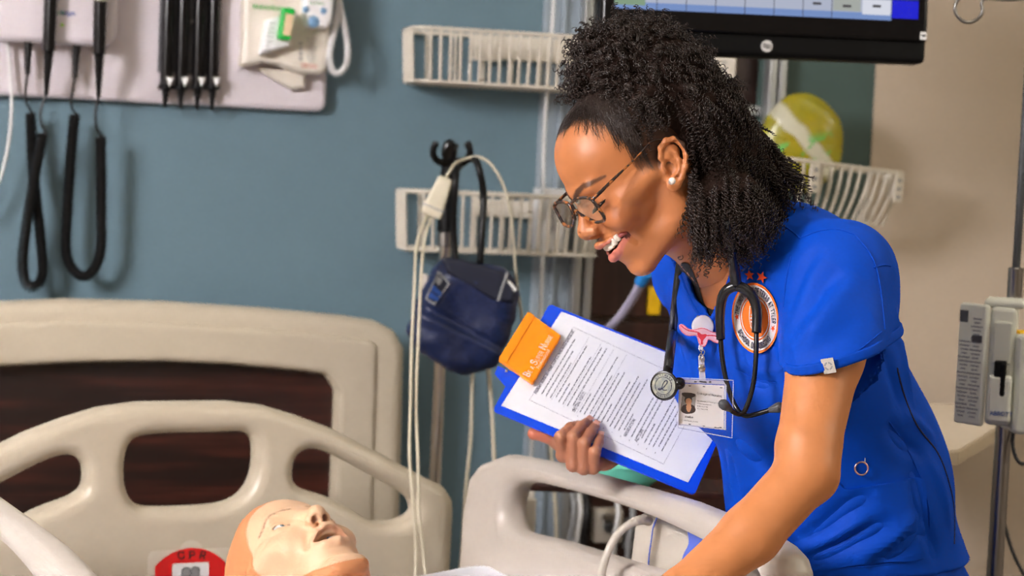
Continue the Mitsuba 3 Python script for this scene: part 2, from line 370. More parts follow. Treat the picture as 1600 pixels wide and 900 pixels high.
def instrument(label, relief, cord_in, loop, cord_out, handle, ring, offs):
    t = thing('examination_scope', label, 'medical instrument', 'corded examination scopes')
    o = OB - 0.03
    P = lambda q, off=o: W(np.array([W.hit(q[0], q[1], off)[0], off, W.hit(q[0], q[1], off)[1]]))
    (hx0, hy0, hx1, hy1) = handle
    put(t, 'grip', cyl(P((hx0, -60), OB - 0.075), P((hx1, hy1), OB - 0.075), 0.0125, 24, 0.0105), 'black_gloss')
    if ring: put(t, 'ring', cyl(P((hx0, -8), OB - 0.075), P((hx0, 3), OB - 0.075), 0.0135, 24), 'chrome')
    bt = np.linspace(0, 1, 40)
    put(t, 'boot', tube([P((hx1 + (cord_out[0][0] - hx1) * s, hy1 + (cord_out[0][1] - hy1) * s), OB - 0.075 + 0.03 * s) for s in bt], 0.0082 - 0.0045 * bt + 0.0006 * np.sin(bt * 90), 12), 'black_rubber', smooth=60)
    put(t, 'strain_relief', cyl(P(relief[0]), P(relief[1]), 0.0075, 16, 0.0045), 'black_rubber')
    put(t, 'plug_cord', tube(wpath([relief[1], *cord_in], o, 24), 0.0022, 8), 'black_rubber')
    q = W.hits(loop, o); s = spline(q, 120)
    u = np.linspace(0, 1, 120)
    put(t, 'coiled_cord', coil(W(np.stack([s[:, 0], o + offs * (u - 0.5), s[:, 1]], 1)), 0.0085, 0.0021, 0.0044), 'black_rubber', smooth=60)
    put(t, 'handle_cord', tube(wpath(cord_out, o + offs * 0.5, 24), 0.0024, 8), 'black_rubber')
instrument('black corded scope whose coiled cord crosses itself, nearest the white cable', ((44, 58), (43, 116)), [(40, 148), (45, 168), (52, 178)],
           [(48, 178), (49, 215), (53, 280), (60, 340), (66, 400), (60, 444), (46, 448), (36, 425), (39, 370), (47, 315), (57, 260), (67, 208)],
           [(72, 148), (63, 180), (67, 198), (73, 207)], (82, 0, 76, 80), False, -0.035)
instrument('black corded scope with chrome ring and a plain U shaped coiled cord', ((120, 64), (117, 122)), [(112, 152), (113, 170), (121, 179)],
           [(117, 180), (112, 230), (107, 300), (103, 370), (108, 412), (131, 432), (152, 410), (158, 360), (158, 290), (157, 214)],
           [(154, 150), (149, 180), (152, 203), (160, 213)], (158, 0, 155, 85), True, -0.02)
# tubes of ear tips
t = thing('specula_dispenser', 'black four tube ear tip dispenser on the middle of the white board', 'dispenser')
for i, (xt, xb) in enumerate(((264, 259), (287, 283), (312, 309), (335, 332))):
    P = lambda x, y, off=OB - 0.018: W(np.array([W.hit(x, y, off)[0], off, W.hit(x, y, off)[1]]))
    tb = put(t, 'tube', cyl(P(xt + 2, -60), P(xb, 136), 0.0112, 24), 'black_gloss')
    c = W.hit(xb + 6, 128, OB - 0.03)
    tri = Polygon([(c[0] - 0.0062, c[1] + 0.008), (c[0] + 0.0062, c[1] + 0.008), (c[0], c[1] - 0.008)]).buffer(0.001)
    put(tb, 'arrow_mark', W(plate(tri, OB - 0.026, OB - 0.0315)), 'pure_white')
    put(tb, 'flange', cyl(P(xb, 133), P(xb, 140), 0.0145, 20), 'black_matte')
    put(tb, 'tip', cyl(P(xb, 140), P(xb - 1, 168 + 1.5 * i), 0.0068, 16, 0.0026), 'black_matte')
P0, P1 = W.hit(250, 0, OB), W.hit(342, 118, OB)
put(t, 'back_plate', W(rbox(P1[0] - P0[0], 0.006, 0.3, 0.002, ((P0[0] + P1[0]) / 2, OB - 0.003, P1[1] + 0.15))), 'dark_grey')
c = W.hit(300, 34, OB - 0.01); put(t, 'screw', W(ball(0.004, 2, (c[0], OB - 0.012, c[1]))), 'steel')
# thermometer
t = thing('wall_thermometer', 'white electronic thermometer in its holder at the right end of the board', 'thermometer')
def wpoly(pts, off=OB): return Polygon(W.hits(pts, off))
q = wpoly([(376, -60), (374, 60), (371, 106), (388, 104), (408, 99), (432, 104), (462, 116), (496, 118), (506, 110), (511, 48), (520, -60)])
put(t, 'holder', W(slab(q.buffer(-0.004).buffer(0.004), 0.05, 0.012, 0.003).apply_translation([0, OB - 0.025, 0])), 'warm_white', smooth=True)
q = wpoly([(398, 106), (424, 124), (452, 140), (474, 138), (478, 112)])
put(t, 'tongue', W(slab(q, 0.02, 0.006, 0.0025).apply_translation([0, OB - 0.012, 0])), 'warm_white', smooth=True)
q = wpoly([(468, -60), (470, 30), (476, 44), (508, 46), (516, 38), (526, -60)], OB - 0.05)
put(t, 'handset', W(slab(q.buffer(-0.004).buffer(0.004), 0.03, 0.009, 0.003).apply_translation([0, OB - 0.062, 0])), 'pure_white', smooth=True)
mat('button_blue', (112, 150, 186), 0.4)
for (x, y, r) in ((478, 15, .0062), (506, 17, .0062), (490, 34, .011)):
    c = W.hit(x, y, OB - 0.078); put(t, 'button', W(ball(r, 2, (c[0], OB - 0.0765, c[1]), (1, 0.3, 1))), 'button_blue')
c = W.hit(394, 13, OB - 0.05); put(t, 'lettering', text('WelchAllyn', 0.0075, W, c[0], c[1], OB - 0.0502, bold=True), 'print_green')
c = W.hit(484, 6, OB - 0.08); put(t, 'lettering', text('SureTemp', 0.004, W, c[0], c[1], OB - 0.077), 'print_green')
q = wpoly([(404, 86), (414, 32), (434, 26), (452, 62), (452, 72)], OB - 0.06)
put(t, 'probe_cover_chute', W(slab(q, 0.03, 0.006, 0.0025).apply_translation([0, OB - 0.062, 0])), 'pure_white', smooth=True)
lines = []
for i in range(7):
    a = W.hit(410 + 1.6 * i, 78 - 7 * i, OB - 0.08); lines.append(box(0.014, 0.0004, 0.0011, (a[0] + 0.008, OB - 0.0775, a[1])))
put(t, 'fine_print', W(cat(lines)), 'print_grey')
lines = []
for i in range(9):
    a = W.hit(480, 60 + 4.4 * i, OB - 0.05); lines.append(box(0.02 - 0.004 * (i % 3), 0.0004, 0.0012, (a[0] + 0.008, OB - 0.0502, a[1])))
for i in range(4):
    a = W.hit(470, 68 + 8 * i, OB - 0.05); lines.append(box(0.005, 0.0004, 0.005, (a[0], OB - 0.0502, a[1])))
put(t, 'fine_print', W(cat(lines)), 'print_grey')
put(t, 'fine_print', W(cat([box(0.03, 0.0004, 0.0016, (W.hit(484, y, OB - .05)[0], OB - 0.0502, W.hit(484, y, OB - .05)[1])) for y in (101, 105)])), 'print_red')
mat('green_plastic', (22, 170, 60), 0.35); mat('card_beige', (222, 196, 160), 0.6)
g = thing('probe_cover_box', 'small bright green box of probe covers in the thermometer holder', 'box')
c = W.hit(446, 38, OB - 0.085); R = trimesh.transformations.rotation_matrix(0.1, [0, 1, 0])
b1 = rbox(0.024, 0.03, 0.058, 0.004); b1.apply_transform(R); b1.vertices += [c[0], OB - 0.092, c[1]]
put(g, 'case', W(b1), 'green_plastic')
b1 = rbox(0.016, 0.004, 0.04, 0.001); b1.vertices += [0.003, 0, -0.002]; b1.apply_transform(R); b1.vertices += [c[0], OB - 0.107, c[1]]
put(g, 'paper_front', W(b1), 'card_beige')
q = W.hits([(531, -30), (527, 20), (518, 60), (513, 95), (522, 116), (536, 106), (541, 85), (536, 40), (530, 10), (526, -20)], OB - 0.03)
s = spline(q, 80); put(t, 'coiled_cord', coil(W(np.stack([s[:, 0], np.full(80, OB - 0.03) - 0.02 * np.sin(np.linspace(0, 3, 80)), s[:, 1]], 1)), 0.0052, 0.0018, 0.0038), 'pure_white', smooth=60)
k = thing('hanging_cable', 'thin white cable curving out at the left edge beside the black cords', 'cable')
put(k, '', tube(wpath([(6, -60), (11, 60), (18, 150), (13, 225), (-4, 290), (-30, 340)], OB - 0.02, 50), 0.0033, 10), 'white_cable', smooth=True)

# ---------------------------------------------------------------- wire baskets
def basket(frame, x0, x1, zt, zb, depth, label, n_front, n_side, inset=0.006, wire=0.0036, bulge=0.0):
    """Wire basket against y = 0, reaching towards -y."""
    t = thing('wire_basket', label, 'basket', None)
    r = 0.03
    def loop(ins, z):
        p = shapely.box(x0 + ins + r, -depth + ins + r, x1 - ins - r, -0.012 - r).buffer(r, quad_segs=6).exterior
        q = np.array([p.interpolate(u, normalized=True).coords[0] for u in np.linspace(0, 1, 90)[:-1]]); return np.column_stack([q, np.full(len(q), z)])
    put(t, 'rim', frame(tube(loop(0, zt), 0.0042, 8, closed=True)), 'basket_coat', smooth=True)
    put(t, 'base_ring', frame(tube(loop(inset, zb), 0.0036, 8, closed=True)), 'basket_coat', smooth=True)
    def wires(a, b):
        mid = (a + b) / 2; mid[1] -= bulge; put(t, 'wire', frame(tube(spline([a, mid, b], 7), wire, 6, flat=(1, 1))), 'basket_coat', smooth=True)
    for i in range(n_front):
        u = (i + 0.5) / n_front; xt = x0 + 0.02 + u * (x1 - x0 - 0.04); xb = x0 + 0.02 + inset * .7 + u * (x1 - x0 - 0.04 - 1.4 * inset)
        wires(np.array([xt, -depth, zt]), np.array([xb, -depth + inset, zb]))
        if i % 3 == 1 and not bulge: wires(np.array([xt, -0.012, zt]), np.array([xb, -0.012, zb]))
    for i in range(n_side):
        y = -depth + 0.02 + (i + 0.5) / n_side * (depth - 0.04)
        wires(np.array([x0, y, zt]), np.array([x0 + inset, y, zb])); wires(np.array([x1, y, zt]), np.array([x1 - inset, y, zb]))
    for i in range(9):
        y = -depth + inset + 0.006 + i * (depth - inset - 0.02) / 8.5
        put(t, 'base_wire', frame(tube([(x0 + inset, y, zb), ((x0 + x1) / 2, y, zb), (x1 - inset, y, zb)], 0.0022, 6)), 'basket_coat', smooth=True)
    return t
DB = 0.15
a, b = W.hit(649, 42, -DB), W.hit(660, 126, -DB)
x1b = xw(903) + 0.015
t = basket(W, a[0], x1b, a[1], b[1], DB, 'white wire basket high on the blue wall, above the hook stand', 18, 4)
c = W.hit(735, 54, -0.02)
put(t, 'bracket', W(cat([rbox(x1b - c[0] - 0.01, 0.012, 0.04, 0.003, ((x1b + c[0]) / 2, -0.018, c[1] - 0.025)), rbox(0.05, 0.008, 0.05, 0.003, (c[0] + 0.03, -0.028, c[1] - 0.025))])), 'basket_coat')
a2, b2 = W.hit(638, 299, -DB), W.hit(652, 391, -DB)
t = basket(W, a2[0], x1b - 0.005, a2[1], b2[1], DB, 'white wire basket low on the blue wall, behind the hook stand', 18, 4)
c = W.hit(735, 316, -0.02)
put(t, 'bracket', W(rbox(x1b - c[0] - 0.01, 0.012, 0.035, 0.003, ((x1b + c[0]) / 2, -0.018, c[1] - 0.01))), 'basket_coat')
t = thing('supply_box', 'white carton with dark upright lettering standing in the lower wall basket', 'box')
c0, c1 = W.hit(836, 382, -DB / 2), W.hit(878, 296, -DB / 2)
put(t, 'carton', W(rbox(c1[0] - c0[0], 0.07, c1[1] - b2[1] - 0.004, 0.003, ((c0[0] + c1[0]) / 2, -DB / 2, (c1[1] + b2[1]) / 2 + 0.003))), 'pure_white')
put(t, 'lettering', text('GLOVES', 0.009, W, (c0[0] + c1[0]) / 2 + 0.002, (c1[1] + b2[1]) / 2 - 0.02, -DB / 2 - 0.0352, rot=math.pi / 2, bold=True), 'print_dark')
# right basket
P = at(1250, 300, 3.62)
BK = Frame(P, [math.cos(0.62), math.sin(0.62), -0.055], [0.03, 0, 1])
c0, c1 = BK.hit(1236, 249), BK.hit(1421, 272)
z1 = BK.hit(1330, 347)[1]
K2 = Frame(BK([0, 0.13, 0]), BK.ex, BK.ez)
t = basket(K2, c0[0], c1[0], (c0[1] + c1[1]) / 2, z1, 0.13, 'white wire basket with label plates beside the beige wall', 11, 5, inset=0.03, bulge=0.006)
for u in (0.19, 0.9):
    x = c0[0] + u * (c1[0] - c0[0]); zt = (c0[1] + c1[1]) / 2
    put(t, 'label_plate', K2(rbox(0.026, 0.006, 0.055, 0.002, (x, -0.134, zt - 0.03))), 'basket_coat')
    put(t, 'label_print', K2(cat([box(0.010, 0.0006, 0.007, (x, -0.1375, zt - 0.015 - 0.016 * j)) for j in range(3)])), 'mid_grey')
# the yellow bag in it
def bag_fn(p, n, uv):
    s = (p.x - float(BAG[0])) * 0.72 + (p.z - float(BAG[2])) * 0.69
    u = (p.x - float(BAG[0])) * 0.69 - (p.z - float(BAG[2])) * 0.72
    w = fbm(p.x * 30, p.z * 30, 0.0, 3)
    band = smoothstep(0.020, 0.010, dr.abs(s - 0.007 + 0.012 * (w - 0.5)))
    leaf = smoothstep(0.5, 0.62, fbm(p.x * 26 + p.z * 14, p.z * 34 - p.x * 30, 3.0, 3)) * smoothstep(0.045, 0.012, dr.abs(u - 0.02 - 0.6 * s))
    return mix(mix(mix(lin(150, 132, 8), lin(140, 138, 34), w), lin(196, 192, 172), band * 0.9), lin(90, 176, 84), leaf)
BAG = at(1252, 224, 3.78)
mat('bag_print', mikit.proc(bag_fn), 0.3, coat=0.3)
t = thing('plastic_bag', 'plump round yellow bag with white band and green leaf print above the right basket', 'bag')
m = ball(1.0, 5); v = m.vertices; v *= [0.082, 0.03, 0.098]; v += (0.006 * (meshkit.fbm(v * 22, 3, 5) - 0.5))[:, None] * np.sign(v); m.vertices = v + BAG
put(t, '', m, 'bag_print', smooth=True)

# ---------------------------------------------------------------- monitor
ca, sa = math.cos(math.radians(8)), math.sin(math.radians(8))
MN = Frame(at(1446, 100, 3.15), [ca, sa, 0.012], [-0.012, 0.03, 1])
t = thing('monitor', 'black wall monitor with lit screen, cut by the top of the picture', 'monitor')
wM = 0.54
z_sp = MN.hit(1447, 67)[1]
put(t, 'bezel', MN(slab(rrect(-wM, 0, 0, 0.36, 0.008), 0.045, 0.006, 0.004).apply_translation([0, 0.0225, 0])), 'black_matte', smooth=True)
put(t, 'glass_front', MN(slab(rrect(-wM + 0.001, z_sp, -0.001, 0.358, 0.004), 0.008, 0.003, 0.003).apply_translation([0, -0.003, 0])), 'black_gloss', smooth=True)
sc = MN.hits([(955, 12), (1434, 34)], -0.0075); sx0, sx1, sz = -wM + 0.02, sc[1][0], sc[1][1]
def emit(rgb, k): return {'type': 'area', 'radiance': {'type': 'rgb', 'value': [k * x for x in lin(*rgb)]}}
mat('screen_black', (5, 5, 8), 0.2); mat('badge_silver', (214, 212, 212), 0.4, metal=0.2)
def screen_patch(x0, x1, z0, z1, rgb, k=1.0, y=-0.0076):
    put(t, 'screen', MN(box(x1 - x0, 0.0006, z1 - z0, ((x0 + x1) / 2, y, (z0 + z1) / 2))), 'screen_black', smooth=False, emitter=emit(rgb, k))
screen_patch(sx0, sx1 - 0.045, sz, sz + 0.011, (122, 150, 205), 0.5)
screen_patch(sx0, sx1 - 0.045, sz + 0.011, sz + 0.034, (196, 204, 226), 0.42)
screen_patch(sx1 - 0.094, sx1 - 0.047, sz + 0.008, sz + 0.032, (225, 228, 240), 0.5, -0.0079)
screen_patch(sx1 - 0.143, sx1 - 0.097, sz + 0.012, sz + 0.032, (190, 196, 190), 0.4, -0.0079)
screen_patch(sx1 - 0.044, sx1, sz + 0.004, sz + 0.033, (24, 30, 200), 0.6, -0.0079)
screen_patch(sx0, sx0 + 0.05, sz + 0.006, sz + 0.034, (150, 180, 150), 0.4, -0.0079)
screen_patch(sx0, sx1, sz + 0.034, 0.35, (52, 70, 120), 0.35)
put(t, 'screen_marks', MN(cat([box(0.014, 0.0004, 0.004, (sx1 - x, -0.0083, sz + z)) for x, z in ((0.07, 0.022), (0.12, 0.02), (0.17, 0.022), (0.45, 0.022))] + [box(0.0012, 0.0004, 0.034, (sx1 - 0.145 - 0.048 * i, -0.008, sz + 0.017)) for i in range(7)])), 'print_dark')
c = MN.hit(1199, 72, -0.005)
put(t, 'maker_badge', MN(lathe([(0, 0), (0.0088, 0), (0.0098, 0.0012), (0.0088, 0.0024), (0, 0.0024)], 32).apply_transform(trimesh.transformations.rotation_matrix(math.pi / 2, [1, 0, 0])).apply_translation([c[0], -0.0005, c[1]])), 'badge_silver')
put(t, 'maker_badge', text('hp', 0.008, MN, c[0], c[1] - 0.003, -0.003, bold=True, center=True), 'black_matte')
c = MN.hit(1443, 56, -0.008); sk_ = put(t, 'sticker', MN(rbox(0.011, 0.001, 0.013, 0.0004, (c[0], -0.0075, c[1]))), 'pure_white')
put(sk_, 'mark', MN(box(0.006, 0.0006, 0.004, (c[0], -0.0082, c[1]))), 'print_dark')
put(t, 'wall_arm', cat([cyl(MN([-0.27, 0.044, 0.2]), MN([-0.27, 0.3, 0.2]), 0.022, 20), MN(rbox(0.12, 0.012, 0.12, 0.004, (-0.27, 0.05, 0.2)))]), 'dark_grey')
# white wall unit below the monitor
t = thing('wall_unit', 'small white wall box with hanging cord just below the monitor', 'wall box')
a, b = W.hit(1113, 84, -0.04), W.hit(1150, 124, -0.04)
put(t, 'body', W(rbox(b[0] - a[0], 0.06, a[1] - b[1] + 0.03, 0.005, ((a[0] + b[0]) / 2, -0.01, (a[1] + b[1]) / 2 + 0.015))), 'warm_white')
put(t, 'outlet_mark', W(cat([box(0.01, 0.001, 0.003, ((a[0] + b[0]) / 2, -0.0405, b[1] + 0.02 + z)) for z in (0, 0.012)])), 'print_grey')
put(t, 'cord', tube(wpath([(1136, 118), (1135, 160), (1133, 260), (1120, 420), (1118, 600)], -0.03, 30), 0.005, 8), 'white_cable', smooth=True)
# ---------------------------------------------------------------- beds
mat('bed_plastic', speckle((190, 178, 158), 0.04, 90), 0.34, spec=0.5, coat=0.12)
mat('rail_plastic', speckle((190, 180, 170), 0.04, 90), 0.34, spec=0.5, coat=0.12)
mat('sheet_white', (228, 232, 240), 0.8, sheen=0.3)
# wood inlay headboard at the wall
WH = Frame(W([0.18, -0.14, 0]), W.ex, [0, 0, 1])
t = thing('headboard', 'wide beige headboard with dark wood inlay against the blue wall', 'headboard')
oh = -0.035
top = [(-140, 488), (-60, 478), (0, 473), (102, 469), (255, 473), (409, 483), (537, 495), (590, 503), (618, 518), (633, 545)]
top = [tuple(q) for q in WH.hits(top, oh)]
r, l = WH.hit(637, 560, oh)[0], top[0][0] - 0.1
poly = Polygon([*top, (r, 0.75), (r, 0.42), (l, 0.42), (l, top[0][1] - 0.05)]).buffer(-0.01).buffer(0.01)
inn = [tuple(q) for q in WH.hits([(-140, 590), (-60, 580), (0, 574), (120, 568), (255, 566), (360, 571), (460, 580), (508, 586)], oh)]
ri = WH.hit(525, 620, oh)[0]
hole = Polygon([*inn, (ri, inn[-1][1] - 0.03), (ri, 0.6), (l + 0.12, 0.6), (l + 0.12, inn[0][1])]).buffer(-0.015).buffer(0.015)
put(t, 'frame', WH(slab(poly.difference(hole), 0.085, 0.026, 0.005)), 'bed_plastic', smooth=True)
r2 = ri + 0.055
band = Polygon([*(np.array(top) + [0, -0.035]).tolist()[:-2], (r - 0.055, 0.75), (r - 0.055, 0.46), (l + 0.06, 0.46)]).buffer(-0.02).buffer(0.02)
put(t, 'raised_band', WH(slab(band.difference(hole.buffer(0.004)), 0.1, 0.008, 0.005)), 'bed_plastic', smooth=True)
put(t, 'wood_inlay', WH(plate(hole.buffer(0.012), 0.02, 0.004)), 'mahogany', smooth=False)
put(t, 'leg', WH(rbox(0.06, 0.06, 0.45, 0.01, (r - 0.1, 0, 0.225))), 'dark_grey'); put(t, 'leg', WH(rbox(0.06, 0.06, 0.45, 0.01, (l + 0.1, 0, 0.225))), 'dark_grey')

BY = math.radians(26)
eb, ef = np.array([math.cos(BY), math.sin(BY), 0]), np.array([math.sin(BY), -math.cos(BY), 0])
HC = at(296, 262, 3.02) * [1, 1, 0]
HB = Frame(HC, eb, [0, 0, 1]); BC = at(800, 262, 3.0) * [1, 1, 0] - eb * 0.415 - ef * 0.02
bed = thing('hospital_bed', 'beige moulded hospital bed with arched cut out headboard and side rails', 'bed')
outer = HB.hits([(296, 627), (353, 626.5), (409, 633), (460, 648), (511, 667), (588, 706), (659, 744), (688, 758), (701, 778), (702, 800), (700, 838), (695, 930)])
zb = 0.62
half = [*map(tuple, outer[:-1]), (outer[-1][0], zb)]
poly = Polygon(half + [(-x, z) for x, z in half[::-1]]).buffer(-0.012).buffer(0.012)
ch = HB.hits([(307, 672), (345, 671), (378, 672), (392, 682), (397, 708), (393, 741), (377, 770), (353, 785), (307, 792)])
ch = [tuple(q) for q in ch]; chl = [tuple(q) for q in HB.hits([(245, 794), (209, 788), (193, 767), (188, 736), (191, 706), (202, 684), (230, 675)])]
hole_c = smooth_poly(ch + chl, 200)
rh = HB.hits([(452, 736), (457, 713), (475, 700), (503, 704), (562, 733), (612, 760), (636, 778), (642, 796), (628, 809), (582, 814), (560, 804), (511, 777), (468, 762), (454, 750)])
hole_r = smooth_poly(rh, 200); hole_l = Polygon([(-x, z) for x, z in hole_r.exterior.coords])
hole_l = shapely.affinity.translate(hole_l, xoff=HB.hit(129, 740)[0] - hole_l.bounds[2])
put(bed, 'head_panel', HB(slab(poly.difference(hole_c.buffer(-0.002)).difference(hole_r).difference(hole_l), 0.062, 0.0225, 0.004)), 'bed_plastic', smooth=True)
put(bed, 'mattress', Frame(BC + ef * 1.04, eb, [0, 0, 1])(rbox(0.74, 1.95, 0.12, 0.04, (0, 0, 0.63))), 'sheet_white')
put(bed, 'deck', Frame(BC + ef * 1.04, eb, [0, 0, 1])(rbox(0.74, 1.98, 0.1, 0.02, (0, 0, 0.51))), 'dark_grey')
put(bed, 'base', Frame(BC + ef * 1.04, eb, [0, 0, 1])(rbox(0.6, 1.7, 0.2, 0.03, (0, 0, 0.25))), 'mid_grey')
for a in (-0.4, 0.4):
    for b in (0.25, 1.85):
        w = trimesh.creation.cylinder(0.07, 0.05, sections=24); w.apply_transform(trimesh.transformations.rotation_matrix(math.pi / 2, [0, 1, 0])); w.vertices += [a, b, 0.07]
        put(bed, 'caster', Frame(HC, eb, [0, 0, 1])(cat([w, box(0.03, 0.03, 0.36, (a * 0.7, -b, 0.3))]) if False else Frame(HC, eb, [0, 0, 1])(w.apply_translation([0, -2 * b, 0]))), 'black_rubber')
# CPR label on the head panel
mat('cpr_red', (200, 28, 28), 0.4); mat('film', (200, 190, 174), 0.2, coat=0.4); mat('print_black', (14, 12, 12), 0.5)
oc = -0.0312
c0, c1 = HB.hit(243, 900, oc), HB.hit(345, 858, oc)
zt = HB.hit(298, 856, oc)[1]; xc = HB.hit(298, 870, oc)[0]; hw = xc - HB.hit(242, 885, oc)[0]
film = rrect(xc - hw - 0.012, zt - 0.14, xc + hw + 0.012, zt - 0.002, 0.01).union(Point(xc, zt - 0.008).buffer(0.02))
put(bed, 'label_film', HB(plate(film, oc, oc - 0.0008)), 'film')
dome = Point(xc, zt - 0.075).buffer(0.075, quad_segs=24).intersection(shapely.box(xc - hw, zt - 0.14, xc + hw, zt)).union(shapely.box(xc - hw, zt - 0.14, xc + hw, zt - 0.04))
cpr = put(bed, 'cpr_label', HB(plate(dome, oc - 0.0009, oc - 0.0016)), 'cpr_red', label='red rounded CPR label')
for ch_, dx, rot in (('C', -0.0215, 0.22), ('P', -0.0045, 0.0), ('R', 0.0120, -0.2)):
    put(cpr, 'letter', text(ch_, 0.0125, HB, xc + dx, zt - 0.0195 + (0.001 if dx < -0.02 else 0.0025), oc - 0.0017, rot=rot, bold=True), 'print_black')
put(cpr, 'panel', HB(plate(rrect(xc - 0.030, zt - 0.13, xc + 0.030, zt - 0.0235, 0.004), oc - 0.0017, oc - 0.0022)), 'pure_white')
for s in (-1, 1):
    put(cpr, 'panel', HB(plate(rrect(xc + s * 0.0075 - 0.0072, zt - 0.12, xc + s * 0.0075 + 0.0072, zt - 0.03, 0.006), oc - 0.0022, oc - 0.0027)), 'print_dark')
    put(cpr, 'panel', HB(plate(rrect(xc + s * 0.0075 - 0.006, zt - 0.12, xc + s * 0.0075 + 0.006, zt - 0.0312, 0.005), oc - 0.0027, oc - 0.003)), 'mid_grey')

# side rails: frame with x along the bed towards the foot, seen from inside
RO = at(800, 262, 3.0) * [1, 1, 0]
RF = Frame(RO, ef, [0, 0, 1])
out = RF.hits([(733, 930), (742, 800), (752, 742), (766, 724), (803, 710), (865, 722), (938, 742), (1010, 762), (1082, 783), (1137, 805), (1190, 828), (1225, 849), (1243, 868), (1252, 897)])
e = out[-1]
pr = Polygon([*map(tuple, out[1:]), (e[0] + 0.005, 0.86), (e[0] - 0.02, 0.62), (out[0][0], 0.62)]).buffer(-0.012).buffer(0.012)
hi = RF.hits([(811, 821), (805, 798), (809, 774), (821, 759), (843, 754), (901, 766), (1000, 795), (1082, 829), (1150, 862), (1186, 879), (1203, 893), (1209, 905)])
lo_ = RF.hits([(1185, 935), (1100, 915), (999, 881), (938, 862), (865, 841), (826, 832)])
hp = smooth_poly([*map(tuple, hi), *map(tuple, lo_)], 240)
sr_ = put(bed, 'side_rail', RF(slab(pr.difference(hp), 0.058, 0.024, 0.004)), 'rail_plastic', smooth=True)
LF = Frame(RO - eb * 0.83 - [0, 0, 0.018], ef, [0, 0, 1])
put(bed, 'side_rail', LF(slab(pr.difference(hp), 0.058, 0.024, 0.004)), 'rail_plastic', smooth=True)
for fr in (RF, LF):
    put(bed, 'rail_arm', fr(rbox(0.3, 0.04, 0.2, 0.015, (0.4, 0, 0.6))), 'mid_grey')
q = RF.hits([(808, 895), (812, 866), (826, 862), (884, 888), (888, 905), (870, 925)], 0.035)
put(sr_, 'control_panel', RF(slab(Polygon(q).buffer(0.006), 0.02, 0.006, 0.0025).apply_translation([0, 0.033, 0])), 'rail_plastic', smooth=True)
# ---------------------------------------------------------------- heads: x = the subject's right, y = forwards, z = crown, metres, origin between the ears
mm = lambda *v: np.array(v, float) / 1000
def segd(p, pts):
    """Distance of points p to a polyline, and the fraction along it."""
    best, at_ = np.full(len(p), 9.0), np.zeros(len(p)); pts = np.asarray(pts, float); n = len(pts) - 1
    for i in range(n):
        a, ab = pts[i], pts[i + 1] - pts[i]; t = np.clip((p - a) @ ab / (ab @ ab), 0, 1); d = np.linalg.norm(p - a - t[:, None] * ab, axis=1)
        m = d < best; best[m] = d[m]; at_[m] = (i + t[m]) / n
    return best, at_
def sstep(a, b, x):
    t = np.clip((x - a) / (b - a), 0, 1); return t * t * (3 - 2 * t)
def both(f, c, *a, **k):
    c = np.array(c, float); f(c, *a, **k); f(c * [-1, 1, 1], *a, **k)
def sym_cap(F_, a, b, *r, **k):
    F_.cap(a, b, *r, **k); F_.cap(np.array(a) * [-1, 1, 1], np.array(b) * [-1, 1, 1], *r, **k)

def ear(F_, side, tilt):
    """Outer ear: rim, inner fold, bowl, small flap, lobe."""
    c, s = math.cos(tilt), math.sin(tilt)
    def P(y, z, x):
        y, z = y - 6, z; return mm(side * x, 4 + y * c - z * s, 0 + y * s + z * c)
    F_.chain([P(2, -12, 70), P(-2, 4, 71), P(-4, 18, 73)], mm(7, 13, 11), k=0.004, flat=(np.array([1.0, 0, 0]), 2.6))
    F_.chain([P(5, 3, 71), P(11, 12, 73), P(10, 24, 75), P(3, 32, 77), P(-7, 33, 79), P(-16, 25, 81), P(-19, 12, 81), P(-17, -2, 80), P(-12, -14, 77), P(-7, -22, 74)], mm(2.6, 3.2, 3.4, 3.6, 3.6, 3.5, 3.2, 3.2, 3.4, 4), k=0.003)
    F_.chain([P(0, 20, 75), P(-8, 16, 77), P(-11, 6, 77.5), P(-9, -5, 76.5), P(-3, -10, 75.5)], mm(2.4, 2.8, 3, 3, 3.4), k=0.003)
    F_.ell(P(-1, -22, 74), mm(4.2, 8.5, 9), 0.004)
    F_.ell(P(8, -2, 73.5), mm(3.6, 3.6, 7), 0.003)
    F_.ell(P(0, 1, 78), mm(6.5, 6.5, 9.5), 0.003, sub=True)
    F_.ell(P(0, -6, 77), mm(6.5, 5.0, 5), 0.003, sub=True)
    F_.chain([P(3, 25, 80), P(-7, 27, 82), P(-14, 17, 83), P(-14.5, 3, 82)], mm(2.4, 3.0, 2.6, 2), k=0.002, sub=True)

